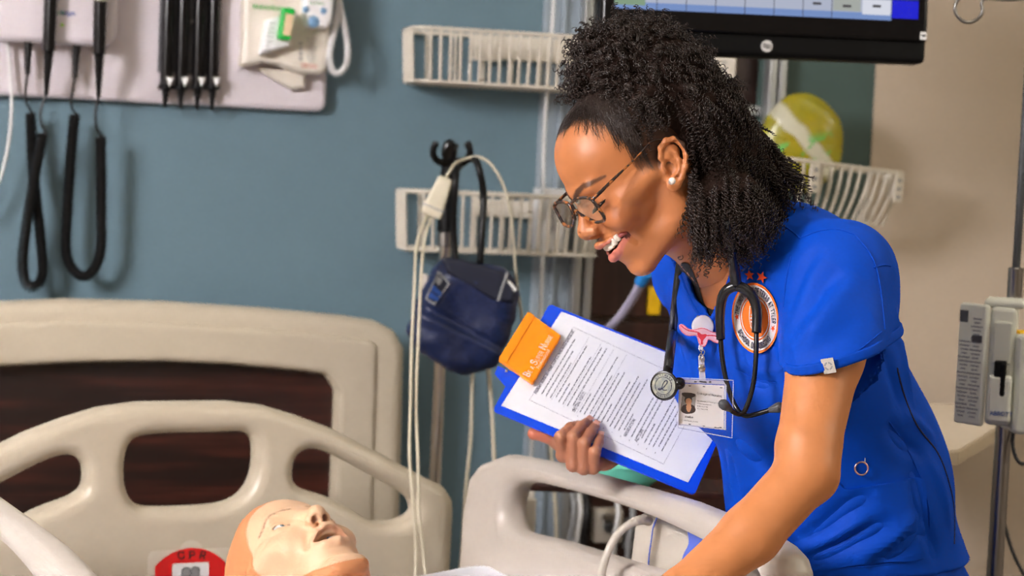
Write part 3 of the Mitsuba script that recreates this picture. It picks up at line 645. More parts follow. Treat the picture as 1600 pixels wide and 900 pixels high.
def head_field(smile, h, lo, hi):
    f = Field(lo, hi, h); E, C = f.ell, f.cap
    E(mm(0, -6, 42), mm(71, 93, 78)); E(mm(0, 46, 50), mm(57, 47, 52), 0.02); E(mm(0, 36, 2), mm(61, 54, 60), 0.02)
    E(mm(0, 58, -18), mm(47, 37, 46), 0.015)
    sym_cap(f, mm(50, 60, -4), mm(64, 22, 3), 0.011, 0.010, k=0.014)
    if smile: both(E, mm(36, 74, -20), mm(19, 19, 17), 0.010)
    else: both(E, mm(34, 70, -22), mm(19, 16, 19), 0.014)
    jz = -90 if smile else -98
    sym_cap(f, mm(47, 12, -58), mm(14, 74, jz + 2), 0.015, 0.014, k=0.018); sym_cap(f, mm(57, 6, -8), mm(48, 10, -58), 0.012, 0.014, k=0.016)
    E(mm(0, 77, jz), mm(18, 13.5, 13), 0.010)
    E(mm(0, 70, -50), mm(35, 32, 34), 0.012); E(mm(0, 32, -66), mm(42, 50, 22), 0.018)
    # brow, sockets
    sym_cap(f, mm(9, 91.5, 27), mm(36, 84.5, 31), 0.006, 0.005, k=0.016)
    both(E, mm(31, 99, 11), mm(16, 12.5, 10.5), 0.012, sub=True)
    # eyelids with a slit
    both(E, mm(31.5, 73.5, 12), mm(15.5, 14.2, 13.2), 0.004)
    if smile:
        for s in (-1, 1): f.chain([mm(s * 21, 86.5, 7), mm(s * 31, 89, 5.5), mm(s * 41, 83.5, 7.5)], mm(0.9, 1.3, 0.9), 0.0015, sub=True)
    else:
        for s in (-1, 1): f.chain([mm(s * 20, 86, 10), mm(s * 31, 89.5, 11.5), mm(s * 42, 83, 11)], mm(1.2, 3.1, 1.4), 0.0015, sub=True)
    # nose
    nz = 0 if smile else 2
    C(mm(0, 90, 20), mm(0, 108, -8), 0.0065, 0.008, 0.007); E(mm(0, 112, -14), mm(9.5, 9.6, 8.6) * (1 if smile else 1.18), 0.006)
    both(E, mm(11.2, 102, -18), mm(6.8, 9.5, 6.6), 0.008); C(mm(0, 102, -28), mm(0, 114, -21), 0.0032, 0.0036, 0.003)
    both(E, mm(6.4 if smile else 7.2, 107 if smile else 109.5, -26 if smile else -25), mm(3.6, 5.5, 4.2) * (1 if smile else 1.3), 0.0016, sub=True)
    # lips
    if smile:
        up = [mm(-30, 81, -40), mm(-16, 99, -40), mm(-5, 107, -38.5), mm(0, 106.5, -39.5), mm(5, 107, -38.5), mm(16, 99, -40), mm(30, 81, -40)]
        dn = [mm(-29, 81, -43), mm(-15, 95, -56), mm(0, 101.5, -61), mm(15, 95, -56), mm(29, 81, -43)]
        f.chain(up, mm(2.2, 3.6, 4.0, 3.6, 4.0, 3.6, 2.2), 0.004); f.chain(dn, mm(2.2, 4.4, 5.2, 4.4, 2.2), 0.004)
        f.chain([mm(-29, 85, -41.5), mm(-16, 101, -46.5), mm(0, 108, -49.5), mm(16, 101, -46.5), mm(29, 85, -41.5)], mm(1.6, 5.2, 6.2, 5.2, 1.6), 0.002, sub=True)
        f.chain([mm(-26, 80, -42), mm(-14, 90, -47), mm(0, 94, -50), mm(14, 90, -47), mm(26, 80, -42)], mm(2, 7, 9, 7, 2), 0.002, sub=True)
        for s in (-1, 1): f.chain([mm(s * 17, 100, -20), mm(s * 30, 90, -30), mm(s * 37, 80, -44), mm(s * 36, 74, -58)], mm(1.2, 1.6, 1.8, 1), 0.007, sub=True)
        for s in (-1, 1): E(mm(s * 36, 81, -24), mm(10, 7, 8), 0.010)
    else:
        up = [mm(-25, 86, -50), mm(-15, 99, -44), mm(-5, 106.5, -40), mm(0, 106, -41), mm(5, 106.5, -40), mm(15, 99, -44), mm(25, 86, -50)]
        dn = [mm(-25, 85, -53), mm(-14, 94, -64), mm(0, 99, -68), mm(14, 94, -64), mm(25, 85, -53)]
        f.chain(up, mm(2.4, 4.0, 4.4, 4.0, 4.4, 4.0, 2.4), 0.005); f.chain(dn, mm(2.4, 4.4, 5.0, 4.4, 2.4), 0.005)
        f.chain([mm(-22, 89, -52), mm(-11, 100, -53.5), mm(0, 105, -54), mm(11, 100, -53.5), mm(22, 89, -52)], mm(2.4, 8.0, 10.0, 8.0, 2.4), 0.002, sub=True)
        E(mm(0, 82, -54), mm(20, 20, 12), 0.002, sub=True)
        sym_cap(f, mm(17, 99, -22), mm(30, 84, -50), 0.001, 0.001, k=0.008, sub=True)
    for s in (-1, 1): ear(f, s, math.radians(30 if smile else 14))
    return f, up, dn

def pore_fn(p, n, uv): return fbm(p.x * 900, p.y * 900, p.z * 900, 2)
def skin(key, rough=0.42, spec=0.45, bump=0.0):
    mat(key, {'type': 'mesh_attribute', 'name': 'vertex_color'}, rough, spec=spec)
    if bump: scene[key]['bsdf'] = {'type': 'bumpmap', 'arbitrary': mikit.proc(pore_fn, 2e-4), 'scale': bump, 'bsdf': scene[key]['bsdf']}
skin('skin', 0.44, 0.5, 0.0002); skin('manikin_skin', 0.5, 0.35)
mat('eye_white', (232, 228, 222), 0.12, coat=0.5); mat('iris_grey', (96, 112, 124), 0.15, coat=0.5); mat('iris_brown', (50, 28, 18), 0.15, coat=0.5); mat('pupil', (6, 6, 6), 0.1)
mat('enamel', (244, 234, 222), 0.18, coat=0.4); mat('gum', (190, 96, 92), 0.3); mat('mouth_dark', (70, 26, 24), 0.4)
def eye_parts(parent, fr, c, look, iris, r=0.0122):
    put(parent, 'eye', fr(ball(r, 3, c)), 'eye_white', smooth=True)
    q = np.array(c) + unit(look) * (r - 0.0046); m = ball(1.0, 2); m.vertices *= [0.0062, 0.0062, 0.005]; put(parent, 'iris', fr(orient(m, q, q + unit(look))), iris, smooth=True)
    q = np.array(c) + unit(look) * (r - 0.0014); m = ball(1.0, 2); m.vertices *= [0.0026, 0.0026, 0.002]; put(parent, 'pupil', fr(orient(m, q, q + unit(look))), 'pupil', smooth=True)
def blend(col, rgb, w):
    w = np.clip(w, 0, 1)[:, None]; return col * (1 - w) + np.array(lin(*rgb)) * w

# ---------------------------------------------------------------- training manikin
PILLOW_Z = 0.79
class M3(Frame):
    def __init__(s, o, x, y, z, sc=(1, 1, 1)):
        s.o = np.array(o, float); s.sc = np.array(sc, float); U, _, V = np.linalg.svd(np.stack([x, y, z], 1)); s.R = U @ V; s.ex, s.ey, s.ez = s.R.T; s.R = s.R * s.sc
MH = M3([-0.2742, 2.63, 0.8317], [-0.7769 - 0.06 * 0.157, -0.6296 + 0.06 * 0.197, -0.06], [0.1572 - 0.06 * 0.777, -0.197 - 0.06 * 0.63, 0.9677], [-0.6097, 0.7515, 0.252], (1.13, 1.02, 1.08))
man = thing('training_manikin', 'bald nursing manikin lying on the bed, face up with open mouth', 'manikin')
f, up, dn = head_field(False, 0.0017, mm(-95, -110, -190), mm(95, 135, 130))
f.cap(mm(0, -14, -40), mm(0, -40, -150), 0.055, 0.06, k=0.03)
f.ell(mm(0, -60, -185), mm(95, 60, 40), 0.03)
m = f.mesh(); v = m.vertices
col = np.tile(lin(226, 186, 150), (len(v), 1))
seam = v[:, 1] - np.interp(v[:, 2], mm(-60, -13, 0, 30, 51, 66, 78, 90), mm(18, 28, 37, 49, 63, 77, 88, 102))
under = v[:, 2] - np.interp(v[:, 1], mm(30, 48, 66, 80, 90, 100), mm(-52, -62, -77, -94, -105, -112))
face = (seam > 0) & (under > 0)
tex = meshkit.fbm(np.column_stack([v[:, 0] * 70 + v[:, 1] * 30, v[:, 1] * 110, v[:, 2] * 40]), 3, 3)
col = blend(col, (206, 138, 92), sstep(0.0012, -0.0012, np.minimum(seam, under)))
m.vertices = v = v + (m.vertex_normals * (((tex - 0.5) * 0.0024) * ((seam < 0) & (under > 0.0) & (v[:, 2] > -0.07)))[:, None] - m.vertex_normals * (0.0009 * np.exp(-(np.minimum(np.abs(seam), np.abs(under)) / 0.0016) ** 2))[:, None])
ml = np.vstack([up, dn[::-1]]); d1 = np.minimum(segd(v, up)[0], segd(v, dn)[0])
col = blend(col, (214, 160, 128), sstep(0.0062, 0.004, d1) * 0.75)
for s in (-1, 1):
    d2, t2 = segd(v * [1, 0, 1], [mm(s * 12, 0, 29), mm(s * 24, 0, 34), mm(s * 38, 0, 33), mm(s * 53, 0, 24)])
    st = sstep(0.25, 0.7, meshkit.noise(v * np.array([420, 420, 300]), 2))
    col = blend(col, (136, 86, 62), 0.8 * sstep(0.0026, 0.0007, d2) * (0.35 + 0.65 * st) * (face) * (v[:, 1] > 0.04))
    d3, _ = segd(v, [mm(s * 21, 86.5, 10.5), mm(s * 31, 91, 14.5), mm(s * 42.5, 83.5, 12)]); col = blend(col, (104, 74, 58), sstep(0.0022, 0.001, d3) * 0.8)
    dn_ = np.linalg.norm((v - mm(s * 7.2, 108.5, -24)) / np.array([1, 1.4, 1.3]), axis=1); col = blend(col, (84, 36, 22), sstep(0.0050, 0.0036, dn_) * 0.9)
put(man, 'head', MH(m), 'manikin_skin', smooth=True, color=col, label='peach head with an orange scalp and throat')
for s in (-1, 1): eye_parts(man, MH, mm(s * 31.5, 74.2, 12), [-0.16, 1.0, -0.04], 'iris_grey', 0.0128)
mat('tongue_grey', (196, 172, 150), 0.2, coat=0.4)
t_ = ball(1.0, 3, (0, 0, 0)); t_.vertices *= mm(17, 22, 7); t_.vertices += mm(0, 79, -60); put(man, 'tongue', MH(t_), 'tongue_grey', smooth=True)
put(man, 'tongue_mark', MH(cat([rbox(0.009, 0.003, 0.0012, 0.0005).apply_transform(trimesh.transformations.rotation_matrix(0.5, [1, 0, 0])).apply_translation(mm(3, 97, -55.5))])), 'print_dark')
t_ = ball(1.0, 3); t_.vertices *= mm(18, 16, 10); t_.vertices += mm(0, 66, -50)
put(man, 'mouth_lining', MH(t_), 'mouth_dark', smooth=True)
# body under a gown
bf = Field([-0.5, 1.4, 0.7], [0.45, 2.75, 1.12], 0.007)
nk = MH(mm(0, -45, -165)); ax_ = np.array([0.30, -0.95, 0.0]); sd = np.array([0.95, 0.30, 0])
ck = np.array([nk[0], nk[1], 0.775]) + ax_ * 0.2
bf.ell(ck, [0.2, 0.2, 0.075], 0.03, R=np.stack([sd, ax_, [0, 0, 1]], 1)); bf.ell(ck + ax_ * 0.28, [0.17, 0.3, 0.075], 0.04, R=np.stack([sd, ax_, [0, 0, 1]], 1))
bf.cap(nk + ax_ * 0.05 - [0, 0, 0.03], ck - ax_ * 0.05, 0.05, 0.06, 0.03)
for s in (-1, 1): bf.chain([ck + sd * s * 0.17 - ax_ * 0.08, ck + sd * s * 0.25 + ax_ * 0.2 + [0, 0, -0.02], ck + sd * s * 0.24 + ax_ * 0.45 + [0, 0, -0.03]], [0.06, 0.048, 0.04], 0.03)
put(man, 'gown', bf.mesh(), 'sheet_white', smooth=True)
pl = slab(Polygon(rrect(-0.32, -0.2, 0.32, 0.2, 0.06)), 0.12, 0.055, 0.007)
v = pl.vertices; v = np.column_stack([v[:, 0], v[:, 2], v[:, 1]]); v[:, 2] += 0.006 * np.sin(v[:, 0] * 24 + v[:, 1] * 9)
hc = np.array([-0.2, 2.70, 0.0])
v[:, 2] -= 0.035 * np.exp(-((v[:, 0] + 0.07) ** 2 + (v[:, 1]) ** 2) / 0.012) * (v[:, 2] > 0)
pl = trimesh.Trimesh(v, pl.faces[:, ::-1], process=False); pl.vertices = pl.vertices @ np.stack([eb, -ef, [0, 0, 1]], 1).T + hc + [0, 0, 0.735]
pk = thing('pillow', 'white pillow under the bald manikin head', 'pillow'); put(pk, '', pl, 'sheet_white', smooth=True)
# ---------------------------------------------------------------- hook stand with cuff, hoses and cables
def path_at(pts, n=50): return spline([at(*p) for p in pts], n)          # (view x, view y, depth)
YS = 3.44
st_ = thing('hook_stand', 'chrome pole stand with black double hook in front of the blue wall', 'stand')
pt, pb = at(698, 352, YS), at(680, 750, YS); pb2 = pb + (pb - pt) * ((pb[2] - 0.02) / (pt[2] - pb[2]))
pb2 = np.array([pb[0], pb[1], 0.05]); pt = np.array([pb[0], pb[1], pt[2]])
xo = at(697, 352, YS)[0] - pt[0]
put(st_, 'pole', cyl(pb2, [pt[0], pt[1], at(697, 352, YS)[2]], 0.0105, 20), 'chrome')
px_ = pt[0]
zz = lambda y: at(700, y, YS)[2]
put(st_, 'collar', cyl([px_, YS, zz(385)], [px_, YS, zz(362)], 0.0155, 20), 'steel')
put(st_, 'sleeve', cyl([px_, YS, zz(362)], [px_, YS, zz(250)], 0.0165, 20, 0.013), 'black_matte')
hkc = np.array([px_, YS, zz(238)])
put(st_, 'hook_head', slab(shapely.affinity.scale(Point(0, 0).buffer(0.012), 1.2, 2.0), 0.02, 0.009, 0.003).apply_translation(hkc), 'black_gloss', smooth=True)
for pts in ([(704, 252, YS), (690, 254, YS - .02), (678, 244, YS - .035), (678, 230, YS - .04), (683, 222, YS - .04)], [(706, 250, YS), (722, 252, YS - .02), (733, 244, YS - .035), (734, 232, YS - .04), (729, 222, YS - .04)], [(706, 252, YS + .0), (708, 240, YS + .03), (712, 224, YS + .035)]):
    put(st_, 'hook', tube(path_at(pts, 30), np.r_[np.full(26, 0.0062), 0.0066, 0.0072, 0.0066, 0.004], 12), 'black_gloss', smooth=True)
put(st_, 'base', lathe([(0, 0), (0.13, 0), (0.13, 0.03), (0.03, 0.06), (0, 0.06)], 40, (px_, YS, 0)), 'dark_grey')
def navy_fn(p, n, uv):
    return mix(lin(11, 22, 52), lin(19, 34, 76), fbm(p.x * 240, p.y * 240, p.z * 240, 2))
mat('navy_nylon', mikit.proc(navy_fn), 0.42, spec=0.5, sheen=0.3)
mat('navy_dark', (12, 18, 38), 0.5)
cu = thing('blood_pressure_cuff', 'navy nylon blood pressure cuff hanging from the hook stand', 'cuff')
YC = YS - 0.075
CU = Frame(at(720, 490, YC), [1, 0.08, 0], [0, 0, 1])
q = CU.hits([(634, 520), (648, 488), (663, 452), (676, 424), (690, 402), (705, 402), (716, 408), (752, 414), (786, 424), (800, 440), (807, 458), (803, 500), (792, 540), (777, 568), (752, 578), (726, 582), (700, 574), (668, 558), (646, 547)])
m = slab(Polygon(q).buffer(-0.008).buffer(0.008), 0.085, 0.036, 0.004); v = m.vertices
m.vertices = v + m.vertex_normals * ((meshkit.fbm(v * [16, 8, 16], 3, 6) - 0.5) * 0.026 - 0.006 * np.exp(-((v[:, 2] + 0.02 + 0.5 * v[:, 0]) / 0.008) ** 2) * (v[:, 1] < 0) + 0.004 * np.exp(-((v[:, 2] + 0.035 + 0.45 * v[:, 0]) / 0.008) ** 2) * (v[:, 1] < 0))[:, None]
put(cu, 'wrap', CU(m), 'navy_nylon', smooth=True)
def cuf(pts, lift): return Polygon(CU.hits(pts, -lift))
fl = slab(cuf([(688, 402), (722, 405), (786, 424), (806, 458), (803, 474), (772, 470), (700, 428)], 0.045), 0.012, 0.005, 0.003); put(cu, 'flap', CU(fl.apply_translation([0, -0.043, 0])), 'navy_dark', smooth=True)
lp_ = put(cu, 'label_patch', CU(plate(cuf([(664, 467), (685, 423), (703, 443), (679, 477)], 0.05), -0.0475, -0.0505)), 'mid_grey'); put(lp_, 'ground', CU(plate(cuf([(667, 466), (685, 427), (700, 443), (679, 473)], 0.05), -0.0505, -0.0510)), 'navy_dark')
put(lp_, 'print', CU(plate(shapely.union_all([cuf([(669, 464), (673, 455), (687, 466), (683, 471)], .051), cuf([(674, 453), (678, 445), (691, 458), (688, 464)], .051)]), -0.0510, -0.0514)), 'print_blue'); put(lp_, 'print', CU(plate(cuf([(680, 440), (685, 431), (691, 439), (686, 446)], .051), -0.0510, -0.0514)), 'mid_grey')
put(cu, 'trim', CU(tube(np.column_stack([*(lambda s: (s[:, 0], np.full(20, -0.047), s[:, 1]))(spline(CU.hits([(793, 426), (786, 445), (778, 470)], -0.047), 20))]), 0.003, 8)), 'mid_grey'); put(cu, 'trim', CU(tube(np.column_stack([*(lambda s: (s[:, 0], np.full(20, -0.044), s[:, 1]))(spline(CU.hits([(788, 438), (797, 444), (805, 455)], -0.044), 20))]), 0.004, 8)), 'pure_white')
for pts in ([(712, 408, YC), (709, 370, YC), (709, 320, YC - .02), (712, 280, YC - .03), (722, 256, YS - .05), (736, 248, YS - .045), (748, 262, YC), (755, 300, YC + .01), (754, 350, YC), (750, 412, YC)],):
    put(cu, 'hose', tube(path_at(pts, 70), 0.0062, 12), 'black_rubber', smooth=True)
put(cu, 'tag', CU(rbox(0.016, 0.01, 0.03, 0.004, (CU.hit(663, 442)[0], 0.02, CU.hit(663, 442)[1]))), 'warm_white')
cl = thing('sensor_connector', 'cream sensor connector box with cable hanging over the hook', 'cable')
ca_, cb_ = at(697, 277, YC - .03), at(672, 338, YC - .03); L_ = np.linalg.norm(cb_ - ca_)
m = rbox(0.020, 0.040, L_, 0.006); m.vertices[:, 2] += L_ / 2; m.vertices[:, 1] *= 1 - 0.35 * np.clip(1 - m.vertices[:, 2] / L_, 0, 1)
put(cl, 'housing', orient(m, ca_, cb_), 'cream_cable', smooth=35)
put(cl, 'housing_seam', orient(rbox(0.0204, 0.0395, 0.003, 0.001).apply_translation([0, 0, L_ * 0.78]), ca_, cb_), 'mid_grey')
for pts in ([(697, 277, YC - .03), (706, 262, YC - .03), (722, 250, YS - .06), (742, 245, YS - .055), (768, 258, YC), (790, 300, YC), (801, 360, YC + .01), (806, 430, YC + .03), (815, 492, YC + .06), (824, 560, YS + .1)],
            [(668, 336, YC - .03), (653, 372, YC - .06), (648, 430, YC - .1), (643, 540, 3.22), (641, 640, 3.16), (640, 720, 3.13), (647, 800, 3.12), (650, 870, 3.12), (648, 930, 3.1)],
            [(673, 340, YC - .03), (664, 372, YC - .06), (658, 430, YC - .1), (653, 540, 3.22), (650, 640, 3.17), (653, 720, 3.13), (655, 800, 3.12), (661, 860, 3.12), (668, 930, 3.1)]):
    put(cl, 'cable', tube(path_at(pts, 90), 0.0029, 8), 'cream_cable', smooth=True)
for lab, pts, r in (('cream cable hanging below the cuff, nearest the chrome pole', [(739, 560, 3.45), (737, 620, 3.45), (735, 690, 3.45), (728, 760, 3.45), (724, 830, 3.45), (716, 930, 3.44)], .0036),
                    ('doubled cream cable end below the right edge of the cuff', [(763, 570, 3.46), (768, 640, 3.46), (772, 720, 3.46), (774, 820, 3.45), (775, 930, 3.45)], .0042),
                    ('long white cable running down the grey side panel', [(866, -20, 3.70), (860, 80, 3.70), (852, 180, 3.70), (849, 260, 3.70), (849, 340, 3.66), (847, 420, 3.66), (844, 500, 3.68), (835, 640, 3.7), (824, 790, 3.7), (820, 930, 3.7)], .0040),
                    ('cream cable by the thumb of the nurse', [(858, 660, 3.68), (862, 720, 3.68), (868, 800, 3.68), (868, 930, 3.68)], .0042)):
    k = thing('hanging_cable', lab, 'cable'); put(k, '', tube(path_at(pts, 70), r, 8), 'cream_cable' if 'cream' in lab else 'white_cable', smooth=True)
# suction tube and yellow tag behind the shoulder
k = thing('suction_tube', 'pale lilac tube with blue connector hanging in front of the dark boards', 'tube')
mat('lilac', (186, 178, 204), 0.2, coat=0.4); mat('connector_blue', (40, 130, 210), 0.3)
put(k, 'hose', tube(path_at([(1003, 437, 3.4), (993, 458, 3.45), (978, 482, 3.5), (962, 502, 3.55), (948, 515, 3.6), (935, 540, 3.7), (930, 640, 3.76)], 50), 0.0085, 12), 'lilac', smooth=True)
put(k, 'connector', cyl(at(1000, 442, 3.405), at(1012, 425, 3.38), 0.011, 16), 'connector_blue')
mat('tag_yellow', (240, 190, 10), 0.4)
k = thing('yellow_tag', 'yellow tag on the dark boards just behind the shoulder of the nurse', 'tag'); a = W.hit(1022, 470, 0.012); put(k, '', W(rbox(0.026, 0.014, 0.058, 0.004, (a[0], 0.013, a[1]))), 'tag_yellow')

# ---------------------------------------------------------------- outlets, shelf and mint basin behind the rail
def plug(i, px, py, w, hgt, m, lab):
    k = thing('wall_outlet', lab, 'outlet', None); a, b = W.hit(px, py, 0.0), W.hit(px + w, py + hgt, 0.0)
    put(k, 'plate', W(rbox(b[0] - a[0], 0.03, a[1] - b[1], 0.004, ((a[0] + b[0]) / 2, 0.005, (a[1] + b[1]) / 2))), m)
    put(k, 'socket', W(cyl([(a[0] + b[0]) / 2, -0.012, (a[1] + b[1]) / 2], [(a[0] + b[0]) / 2, -0.03, (a[1] + b[1]) / 2], 0.012, 16)), 'dark_grey')
    put(k, 'latch', W(rbox((b[0] - a[0]) * .5, 0.012, 0.012, 0.002, ((a[0] + b[0]) / 2, -0.014, a[1] - 0.014))), 'steel')
plug(0, 884, 770, 24, 44, 'mid_grey', 'grey wall outlet behind the side rail, nearest the grey side panel'); plug(1, 928, 795, 42, 52, 'warm_white', 'pale wall outlet behind the side rail, between two grey outlets'); plug(2, 976, 812, 24, 46, 'mid_grey', 'grey wall outlet behind the side rail, beside the grey cord')
k = thing('tube_bundle', 'looped clear and grey tubes hanging in front of the dark boards behind the rail', 'tubing')
for j, x in enumerate((893, 903, 914, 962, 985)):
    put(k, 'tube', tube(path_at([(x, 760 + 4 * j, 3.72), (x + 4, 800, 3.7), (x - 3, 850, 3.7), (x + 2, 930, 3.7)], 24), 0.006, 8), ('mid_grey', 'white_cable', 'black_rubber', 'white_cable', 'mid_grey')[j], smooth=True)
mat('mint', (110, 206, 182), 0.45)
k = thing('mint_basin', 'mint green basin showing below the clipboard behind the rail', 'basin')
ba = at(975, 738, 3.15); m = lathe([(0, 0), (0.04, 0), (0.058, 0.02), (0.068, 0.05), (0.072, 0.05), (0.072, 0.053), (0.066, 0.053), (0.055, 0.022), (0.038, 0.004), (0, 0.004)], 40); m.vertices *= [1, 0.8, 0.7]; m.vertices += ba - [0, 0, 0.022]; put(k, '', m, 'mint', smooth=40)
k = thing('bedside_cart', 'narrow dark cart with pale shelf behind the rail below the clipboard', 'cart')
zt = ba[2] - 0.022; 
put(k, 'shelf', rbox(0.44, 0.14, 0.012, 0.003, (at(1020, 760, 3.2)[0], 3.2, zt - 0.007)), 'mahogany_upright'); put(k, 'lower_shelf', rbox(0.42, 0.22, 0.015, 0.004, (at(1020, 760, 3.2)[0], 3.2, 0.3)), 'warm_white')
for sx in (-0.205, 0.205):
    for sy in (-0.1, 0.1): put(k, 'leg', rbox(0.018, 0.018, zt - 0.02, 0.003, (at(1020, 760, 3.2)[0] + sx, 3.2 + sy, (zt - 0.02) / 2)), 'basket_coat')

# ---------------------------------------------------------------- pole with infusion pump, table
YI = 2.95
iv = thing('drip_stand', 'metal drip stand at the right edge carrying the infusion pump', 'drip stand')
pa, pc = at(1588, 440, YI), at(1570, 690, YI)
X0 = at(1587, 430, YI)[0]; zI = lambda y, x=1585: at(x, y, YI)[2]
def vtube(y0, y1, r, m, nm, x=X0, s=20): put(iv, nm, cyl([x, YI, zI(y1)], [x, YI, zI(y0)], r, s), m)
vtube(-40, 425, 0.0062, 'dark_grey', 'upper_pole'); vtube(418, 470, 0.0115, 'steel', 'clamp'); vtube(465, 480, 0.010, 'black_matte', 'clamp')
put(iv, 'lower_pole', cyl([X0 - 0.004, YI, 0.06], [X0 - 0.004, YI, zI(640)], 0.0125, 20), 'steel')
put(iv, 'base', lathe([(0, 0), (0.24, 0), (0.24, 0.03), (0.03, 0.07), (0, 0.07)], 40, (X0, YI, 0)), 'dark_grey')
lp = [at(1600, -2, YI), at(1560, -1, YI), at(1538, -1, YI), at(1534, 4, YI), at(1535, 18, YI), at(1524, 32, YI), at(1507, 34, YI), at(1494, 22, YI), at(1493, 8, YI), at(1500, -4, YI), at(1512, -10, YI)]
put(iv, 'hook', tube(spline(lp, 80), 0.0026, 10), 'steel', smooth=True, label='thin wire hook')
pu = thing('infusion_pump', 'white infusion pump with printed side panel clamped on the drip stand', 'medical device')
pu_bl, pu_tl, pu_br = at(1537, 664, YI - .09), at(1537, 478, YI - .09), at(1582, 664, YI - .09)
PF = Frame(pu_bl, [0.96, -0.28, 0], [0.0, 0, 1]); hP = PF.hit(1537, 478)[1]; wP = PF.hit(1583, 600)[0]; dP = 0.10
mat('pump_white', (214, 216, 208), 0.4); mat('pump_face', (196, 198, 190), 0.35)
put(pu, 'case', PF(rbox(wP, dP, hP, 0.008, (wP / 2, dP / 2, hP / 2))), 'pump_white')
put(pu, 'top_cap', PF(rbox(wP + 0.02, dP * .9, 0.012, 0.005, (wP / 2, dP / 2, hP + 0.004))), 'pump_white')
SDF_ = Frame(pu_bl, [-0.62, 0.78, 0], [0, 0, 1])                     # printed side panel, turned away to the left
q = [SDF_.hit(1496, 640), SDF_.hit(1496, 480)]; ws_ = abs(q[0][0])
sp_ = put(pu, 'side_panel', SDF_(rbox(ws_, 0.012, hP + 0.004, 0.004, (ws_ / 2, 0.004, hP / 2))), 'pump_white')
sgn = 1 if SDF_.ey @ fw < 0 else -1
pr = []
for j in range(26):
    z = hP * (0.06 + 0.86 * j / 26); w_ = ws_ * (0.22 + 0.1 * ((j * 7) % 3)); pr.append(box(w_, 0.0008, 0.0022, (ws_ * 0.30, sgn * 0.0105 + 0.0 * j, z)))
    if j < 20: w2 = ws_ * (0.2 + 0.08 * ((j * 5) % 4)); pr.append(box(w2, 0.0008, 0.0022, (ws_ * 0.72, sgn * 0.0105, z)))
put(sp_, 'print', SDF_(cat(pr)), 'print_grey', smooth=False)
put(sp_, 'mark', SDF_(box(ws_ * .3, 0.0008, 0.018, (ws_ * .80, sgn * .0106, hP * .90))), 'print_dark', smooth=False); put(sp_, 'mark', SDF_(box(ws_ * .36, 0.0008, 0.010, (ws_ * .28, sgn * .0106, hP * .72))), 'print_dark', smooth=False)
put(pu, 'front_window', PF(rbox(wP * .72, 0.01, hP * .36, 0.004, (wP * .5, -0.002, hP * .70))), 'pump_face')
dr_ = put(pu, 'door', PF(rbox(wP * .9, 0.018, hP * .40, 0.006, (wP * .52, -0.008, hP * .235))), 'pump_white')
put(dr_, 'slot', PF(rbox(wP * .46, 0.012, 0.034, 0.003, (wP * .5, -0.010, hP * .46))), 'black_matte'); put(dr_, 'slot', PF(rbox(wP * .2, 0.014, 0.05, 0.003, (wP * .62, -0.0115, hP * .40))), 'black_matte')
c_ = PF([wP * .14, -0.0175, hP * .1]); put(dr_, 'lettering', text('ABBOTT', 0.006, PF, wP * .2, hP * .10, -0.0176, bold=True), 'print_blue')
p2 = thing('pump_module', 'second white pump module cut by the right edge, with yellow cap', 'medical device')
a = at(1592, 600, YI - .1); put(p2, 'case', rbox(0.06, 0.1, 0.15, 0.008, a + [0.022, 0.04, 0.0]), 'pump_white'); put(p2, 'cap', rbox(0.03, 0.03, 0.012, 0.004, at(1596, 524, YI - .1) + [0.012, 0.02, 0]), 'tag_yellow')
k = thing('hanging_cable', 'thin dark cord curling below the pump module at the right edge', 'cable'); put(k, '', tube(path_at([(1602, 725, 2.93), (1592, 722, 2.92), (1583, 700, 2.93), (1584, 670, 2.94)], 24), 0.003, 8), 'dark_grey', smooth=True)
k = thing('hanging_cable', 'thin dark cord at the lower right corner behind the drip stand', 'cable'); put(k, '', tube(path_at([(1570, 820, 3.05), (1578, 850, 3.05), (1590, 880, 3.05), (1604, 905, 3.05)], 24), 0.003, 8), 'dark_grey', smooth=True)
tb_ = thing('overbed_table', 'beige overbed table with cut corner beside the drip stand', 'table')
mat('table_beige', speckle((206, 192, 172), 0.06, 60), 0.4, coat=0.15); mat('table_edge', (186, 170, 146), 0.45)
zt = at(1498, 704, 3.20)[2]
def on_z(px, py, z): d = ray(px, py); p = EYE + d * ((z - EYE[2]) / d[2]); return p
f0, f1, bk = on_z(1474, 704, zt), on_z(1497, 703, zt), on_z(1563, 664, zt)
e_ = unit(bk - f1); l_ = unit(f0 - f1) 
pts = [f0, f1, bk, bk + e_ * 0.36, bk + e_ * 0.30 + np.array([-0.45, 0.0, 0]), f0 + np.array([-0.30, 0.12, 0])]
poly = Polygon([(p[0], p[1]) for p in pts]).convex_hull.buffer(-0.012).buffer(0.012)
m = trimesh.creation.extrude_polygon(poly, 0.026, engine='earcut'); m.vertices += [0, 0, zt - 0.026]; put(tb_, 'top', m, 'table_beige', smooth=False)
m = trimesh.creation.extrude_polygon(poly.buffer(0.002), 0.02, engine='earcut'); m.vertices += [0, 0, zt - 0.024]; put(tb_, 'edge_band', m, 'table_edge', smooth=30)
cx_, cy_ = poly.centroid.coords[0]
put(tb_, 'column', rbox(0.08, 0.06, zt - 0.1, 0.01, (cx_ - 0.02, cy_, (zt - 0.03) / 2 + 0.03)), 'table_edge'); put(tb_, 'foot', rbox(0.5, 0.12, 0.06, 0.015, (cx_ - 0.1, cy_, 0.035)), 'mid_grey')

